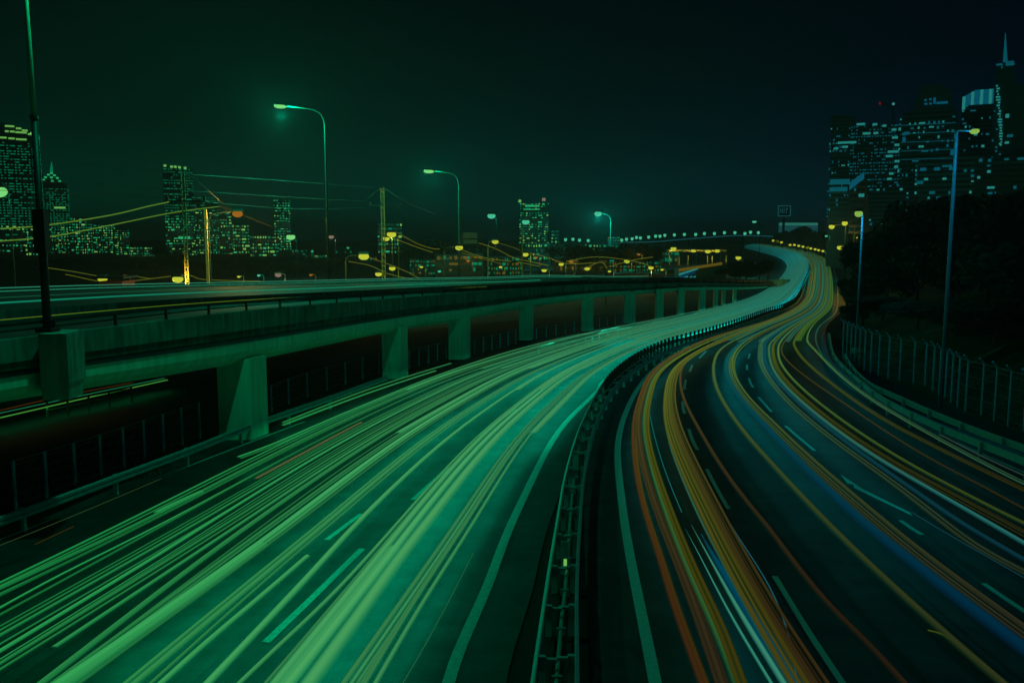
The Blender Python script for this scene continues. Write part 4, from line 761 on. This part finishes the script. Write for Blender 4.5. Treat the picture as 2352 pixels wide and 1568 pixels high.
def ex16(t, D): bar(t, 1908, 1950, 412, 424, D, 'win_bd'); bar(t, 1907, 1945, 430, 440, D, 'win_bd')
building(1906, 1952, 410, 260, 'pale banded block at the foot of the leftmost right tower', 'b', 10, 6, .08, extra=ex16, ybase=520)
def ex17(t, D):
    a = [A(1954, 420, D-.5), A(1986, 395, D-.5), A(1986, 410, D-.5), A(1954, 437, D-.5)]; m = MB(); m.add(a+[p+V(0, .4, 0) for p in a], [(0, 1, 2, 3), (7, 6, 5, 4), (0, 4, 5, 1), (2, 6, 7, 3)]); m.build('lit_roof_edge', EM['crown'], t)
building(1952, 1990, 415, 220, 'grey-brown block with a slanted blue roof edge', 'b', 9, 4, .03, shape=[(1952, 900), (1952, 436), (1988, 410), (1988, 900)], extra=ex17, ybase=540, wall='brick')
building(2000, 2100, 430, 300, 'dark mid-rise between the bright tower and the trees', 'b', 9, 8, .12, ybase=520)
# crane light bar
t = thing('crane', A(2035, 300, 400), 'tower crane jib with a red beacon above the bright tower', 'crane')
MB().tube([A(2016, 240, 400), A(2064, 243, 400)], .35, 4).build('jib', M['pole'], t); MB().tube([A(2052, 243, 399), A(2052, 300, 399)], .4, 4).build('mast', M['dark'], t)
MB().ell(A(2021, 238, 399), (.5, .4, .7)).build('beacon', EM['redl'], t); MB().ell(A(2052, 239, 398), (.7, .5, .6)).build('beacon', EM['lamp_blue'], t)
# forecourt far right of the viaduct, shop front below it
t = thing('canopy', A(1600, 585, 300), 'lit forecourt canopy on posts in the far middle', 'canopy')
p, q_ = A(1535, 571, 302), A(1668, 580, 302); MB().box(((p.x+q_.x)/2, 304, (p.z+q_.z)/2), (q_.x-p.x, 5, .7)).build('roof', M['wood'], t)
for x in (1538, 1560, 1580, 1625, 1636, 1668): c = A(x, 598, 302); MB().box((c.x, 302, 1.4), (.3, .3, 3.4)).build('post', M['wood'], t)
t = thing('shopfront', A(1600, 625, 190), 'blue and white lit shop front with a yellow roof strip just above the viaduct', 'shop')
p = A(1560, 640, 192); q_ = A(1668, 640, 192)
MB().prism([(p.x, 0), (q_.x, 0), (A(1668, 604, 192).x, A(1668, 604, 192).z), (p.x, A(1560, 617, 192).z)], 192.4, 198).build('wall', M['wall'], t)
def strip(t, pts, D, em, name): m = MB(); a = [A(x, y, D) for x, y in pts]; n = len(a); m.add(a+[v+V(0, .15, 0) for v in a], [tuple(range(n)), tuple(range(n, 2*n))[::-1]]); m.build(name, em if not isinstance(em, str) else EM[em], t)
strip(t, [(1559, 617), (1659, 602), (1659, 608), (1559, 624)], 191.9, 'win_o', 'roof_strip'); strip(t, [(1559, 628), (1606, 615), (1600, 620), (1560, 633)], 191.8, 'win_b', 'sign_band'); strip(t, [(1560, 634), (1598, 624), (1596, 627), (1560, 637)], 191.7, emis('blue_band', C(0, 50, 95)), 'sign_band')
for x0, x1 in ((1561, 1565), (1568, 1580), (1583, 1590), (1592, 1598)): strip(t, [(x0, 637), (x1, 633), (x1, 641), (x0, 642)], 191.8, 'win_b', 'window')
for x0, x1 in ((1524, 1533), (1535, 1544), (1546, 1550), (1551, 1558)): strip(t, [(x0, 636), (x1, 636), (x1, 641), (x0, 641)], 191.8, 'win_bd', 'window')
# billboards
t = thing('billboard', A(1801, 500, 900), 'small square framed sign with pale upright strokes, high over the far bend', 'billboard'); D = 900; q = 3.0
a, c = A(1788, 473, D), A(1815, 496, D); cx, cz, w, h = (a.x+c.x)/2, (a.z+c.z)/2, c.x-a.x, a.z-c.z
MB().box((cx, D+.3, cz), (w, .3, h)).build('panel', M['wall'], t)
mb = MB(); mb.box((cx, D, a.z), (w+.3*q, .3, .35*q)).box((cx, D, c.z), (w+.3*q, .3, .35*q)).box((a.x, D-.03, cz), (.35*q, .3, h)).box((c.x, D-.03, cz), (.35*q, .3, h)); mb.build('frame', EM['board_d'], t)
mb = MB()                                  # strokes reading H I Y
for u, v0, v1, lean in ((.16, .25, .8, 0), (.34, .25, .8, 0), (.48, .25, .8, 0), (.68, .25, .55, 0)): mb.box((a.x+w*u, D, c.z+h*(v0+v1)/2), (.22*q, .2, h*(v1-v0)))
mb.box((a.x+w*.25, D-.03, c.z+h*.52), (w*.16, .2, .2*q)); mb.tube([(a.x+w*.68, D, c.z+h*.55), (a.x+w*.59, D, c.z+h*.82)], .12*q, 4); mb.tube([(a.x+w*.68, D, c.z+h*.55), (a.x+w*.78, D, c.z+h*.82)], .12*q, 4)
mb.build('lettering', EM['board_d'], t)
MB().box((cx, D+.8, c.z/2), (.8*q, .6, c.z)).build('post', M['dark'], t)
t = thing('billboard', A(1834, 545, 920), 'wide glowing panel half hidden by trees past the far bend', 'billboard'); D = 920; q = 3.0
a, c = A(1789, 512, D), A(1878, 534, D); MB().box(((a.x+c.x)/2, D+.2, (a.z+c.z)/2), (c.x-a.x, .4, a.z-c.z)).build('panel', EM['board_d'], t)
MB().box(((a.x+c.x)/2, D-.1, a.z-.4*q), (c.x-a.x, .2, .9*q)).build('lit_edge', EM['board'], t)
for x in (1795, 1872): p = A(x, 540, D); MB().box((p.x, D+.6, c.z/2), (.4*q, .3, c.z)).build('post', M['dark'], t)
t = thing('billboard', A(1079, 560, 140), 'dark framed billboard right of the second tall lamp', 'billboard'); D = 140
a, c = A(1061, 534, D), A(1097, 562, D); MB().box(((a.x+c.x)/2, D+.2, (a.z+c.z)/2), (c.x-a.x, .2, a.z-c.z)).build('panel', M['wall2'], t)
for x in (1062, 1097): p = A(x, 560, D); MB().box((p.x, D, a.z/2), (.14, .14, a.z)).build('post', M['pole'], t)
for y in (549, 561): p = A(1062, y, D-.3); q_ = A(1097, y, D-.3); MB().tube([p, q_], .06, 4).build('strut', M['pole'], t)
# roadside red stall left
t = thing('kiosk', A(250, 652, 90), 'low red kiosk with a white railing behind the viaduct deck', 'kiosk'); p, q_ = A(222, 665, 88), A(276, 655, 88)
MB().box(((p.x+q_.x)/2, 90, (p.z+q_.z)/2-2), (q_.x-p.x, 3, 5.2)).build('wall', M['red'], t); MB().box(((p.x+q_.x)/2, 90, q_.z+.75), (q_.x-p.x+.5, 3.6, .2)).build('roof', M['dark'], t)
# ------------------------------------------------------------------ terrain and trees
b = MB(); nx = 26; vs = []
edge = smooth([V(21.8, -30), V(21.8, 10), G(2480, 1080), G(2347, 996), G(2212, 946), G(2130, 900), G(2050, 876), G(1965, 838), G(1940, 780), G(1946, 730), G(1946, 690), G(1942, 650), G(1935, 615)], 4)
for p in edge:
    for k, (dd, hz) in enumerate(((0, -.02), (3, .5), (8, 2.2), (18, 4.5), (60, 6), (220, 6))):
        vs.append((p.x+dd*.9, p.y+dd*.15, hz+(random.uniform(-.2, .3) if k else 0)))
n = 6; b.add(vs, [(i*n+j, i*n+j+1, (i+1)*n+j+1, (i+1)*n+j) for i in range(len(edge)-1) for j in range(n-1)]); struct('embankment', b, M['grass'])
def crown_mesh(seed, n=2600, r=1.0, leaf=.085):
    rn = random.Random(seed); cl = [(rn.uniform(-.6, .6), rn.uniform(-.6, .6), rn.uniform(-.55, .65), rn.uniform(.3, .5)) for _ in range(13)]; b = MB()
    for _ in range(n):
        c = rn.choice(cl); th = rn.uniform(0, 6.283); ph = math.acos(rn.uniform(-1, 1)); rr = c[3]*(rn.random()**.33)
        p = Vector((c[0]+rr*math.sin(ph)*math.cos(th), c[1]+rr*math.sin(ph)*math.sin(th), c[2]+rr*math.cos(ph)*.9))
        a = Vector((rn.gauss(0, 1), rn.gauss(0, 1), rn.gauss(0, 1))).normalized(); c2 = a.orthogonal().normalized(); s = leaf*rn.uniform(.5, 1.2)
        b.add([p-a*s, p+c2*s*.55, p+a*s, p-c2*s*.55], [(0, 1, 2, 3)])
    return b
crowns = []; trunk0 = None
for s in range(4):
    o = crown_mesh(s).build('crown', M['leaf']); crowns.append(o.data); bpy.data.objects.remove(o)
tb = MB(); tb.tube([(0, 0, -.02), (.02, 0, .3), (0, .01, .62)], [.045, .032, .02], 8)
for k in range(5): an = k*1.3; tb.tube([(0, 0, .3+k*.05), (.12*math.cos(an), .12*math.sin(an), .5+k*.04), (.26*math.cos(an), .26*math.sin(an), .66+k*.04)], [.016, .011, .004], 5)
o = tb.build('trunk', M['bark']); trunk = o.data; bpy.data.objects.remove(o)
def tree(x, yt, D, wpx, label, group, base=0.0):
    p = A(x, yt, D); h = max(2.0, p.z-base); w = wpx/F*D
    t = thing('tree', (p.x, D, base), label, 'tree', group)
    c = bpy.data.objects.new('crown', random.choice(crowns)); COL.objects.link(c); c.parent = t; c.location = (0, 0, h*.62); c.scale = (w*.5, w*.5, h*.42); c.rotation_euler = (0, 0, random.uniform(0, 6))
    k = bpy.data.objects.new('trunk', trunk); COL.objects.link(k); k.parent = t; k.scale = (h*.9, h*.9, h)
    return t
gl = 'dark trees in the line behind the viaduct on the left'
for x, y, w in [(-10, 592, 90), (40, 597, 90), (110, 596, 90), (165, 590, 70), (220, 600, 100), (290, 602, 100), (360, 598, 90), (395, 574, 80), (440, 600, 90), (500, 596, 90), (560, 602, 90), (620, 602, 90), (680, 598, 80), (730, 588, 70), (790, 592, 80)]:
    tree(x, y, 215+random.uniform(-12, 12), w*1.15, 'low dark tree in the line along the foot of the left skyline', gl)
gm = 'dark trees in the middle distance'
for x, y, w in [(955, 562, 60), (985, 547, 60), (1015, 556, 50), (1290, 560, 70), (1330, 556, 60), (1370, 562, 60), (1420, 560, 60), (1460, 562, 60), (1500, 566, 60), (1110, 566, 60), (1180, 580, 70)]:
    tree(x, y, 235+random.uniform(-10, 10), w*1.3, 'dark tree behind the sodium lights in the middle distance', gm)
for x, y, w in [(1690, 600, 40), (1715, 596, 46), (1745, 602, 40), (1765, 596, 36), (1665, 612, 40), (1735, 615, 50), (1700, 618, 50)]:
    tree(x, y, 185, w*1.2, 'dark shrubby tree inside the far bend', 'trees inside the far bend')
def bendY(x): return 9*F/(566+(x-1776)*.21-548)
for x, y, w in [(1776, 544, 30), (1798, 536, 34), (1815, 530, 34), (1834, 518, 40), (1852, 519, 40), (1872, 530, 38), (1893, 532, 38), (1915, 535, 40), (1938, 535, 40)]:
    tree(x, y, min(900, bendY(x))*1.04, w*1.25, 'dark tree behind the row of yellow lights past the far bend', 'trees past the far bend')
gr_ = 'tall black trees on the right embankment'
for x, y, w, D in [(1990, 560, 90, 100), (2020, 520, 110, 105), (2060, 492, 110, 112), (2110, 462, 120, 112), (2160, 452, 120, 110), (2215, 452, 120, 100), (2270, 446, 130, 98), (2330, 440, 130, 92), (2390, 430, 140, 92), (2040, 590, 120, 80), (2110, 560, 140, 78), (2190, 560, 150, 74), (2270, 560, 160, 70), (2350, 560, 170, 66),
                   (1985, 640, 80, 84), (2030, 690, 130, 68), (2110, 690, 150, 62), (2200, 690, 160, 58), (2290, 690, 170, 54), (2370, 690, 180, 50), (1960, 700, 50, 82), (1948, 640, 40, 110)]:
    tree(x, y, D, w*1.35, 'tall black tree at the back of the right embankment' if y < 600 else 'lower black tree close behind the bent-top fence', gr_ if y < 600 else 'lower trees behind the right fence', base=2.5 if x > 1990 else .3)

# ------------------------------------------------------------------ night haze
hz = MB(); hz.box((0, 4000, 58), (10400, 8400, 118)); ho = hz.build('haze', []); ho['kind'] = 'stuff'; ho['label'] = 'thin night haze over the highway and city'; ho['category'] = 'haze'
hm = bpy.data.materials.new('night_haze'); hm.use_nodes = True; t = hm.node_tree; t.nodes.clear()
v = t.nodes.new('ShaderNodeVolumePrincipled'); o = t.nodes.new('ShaderNodeOutputMaterial'); t.links.new(v.outputs[0], o.inputs['Volume'])
v.inputs['Density'].default_value = HAZE; v.inputs['Color'].default_value = (.9, .95, .95, 1); v.inputs['Anisotropy'].default_value = .3
ho.data.materials.append(hm)
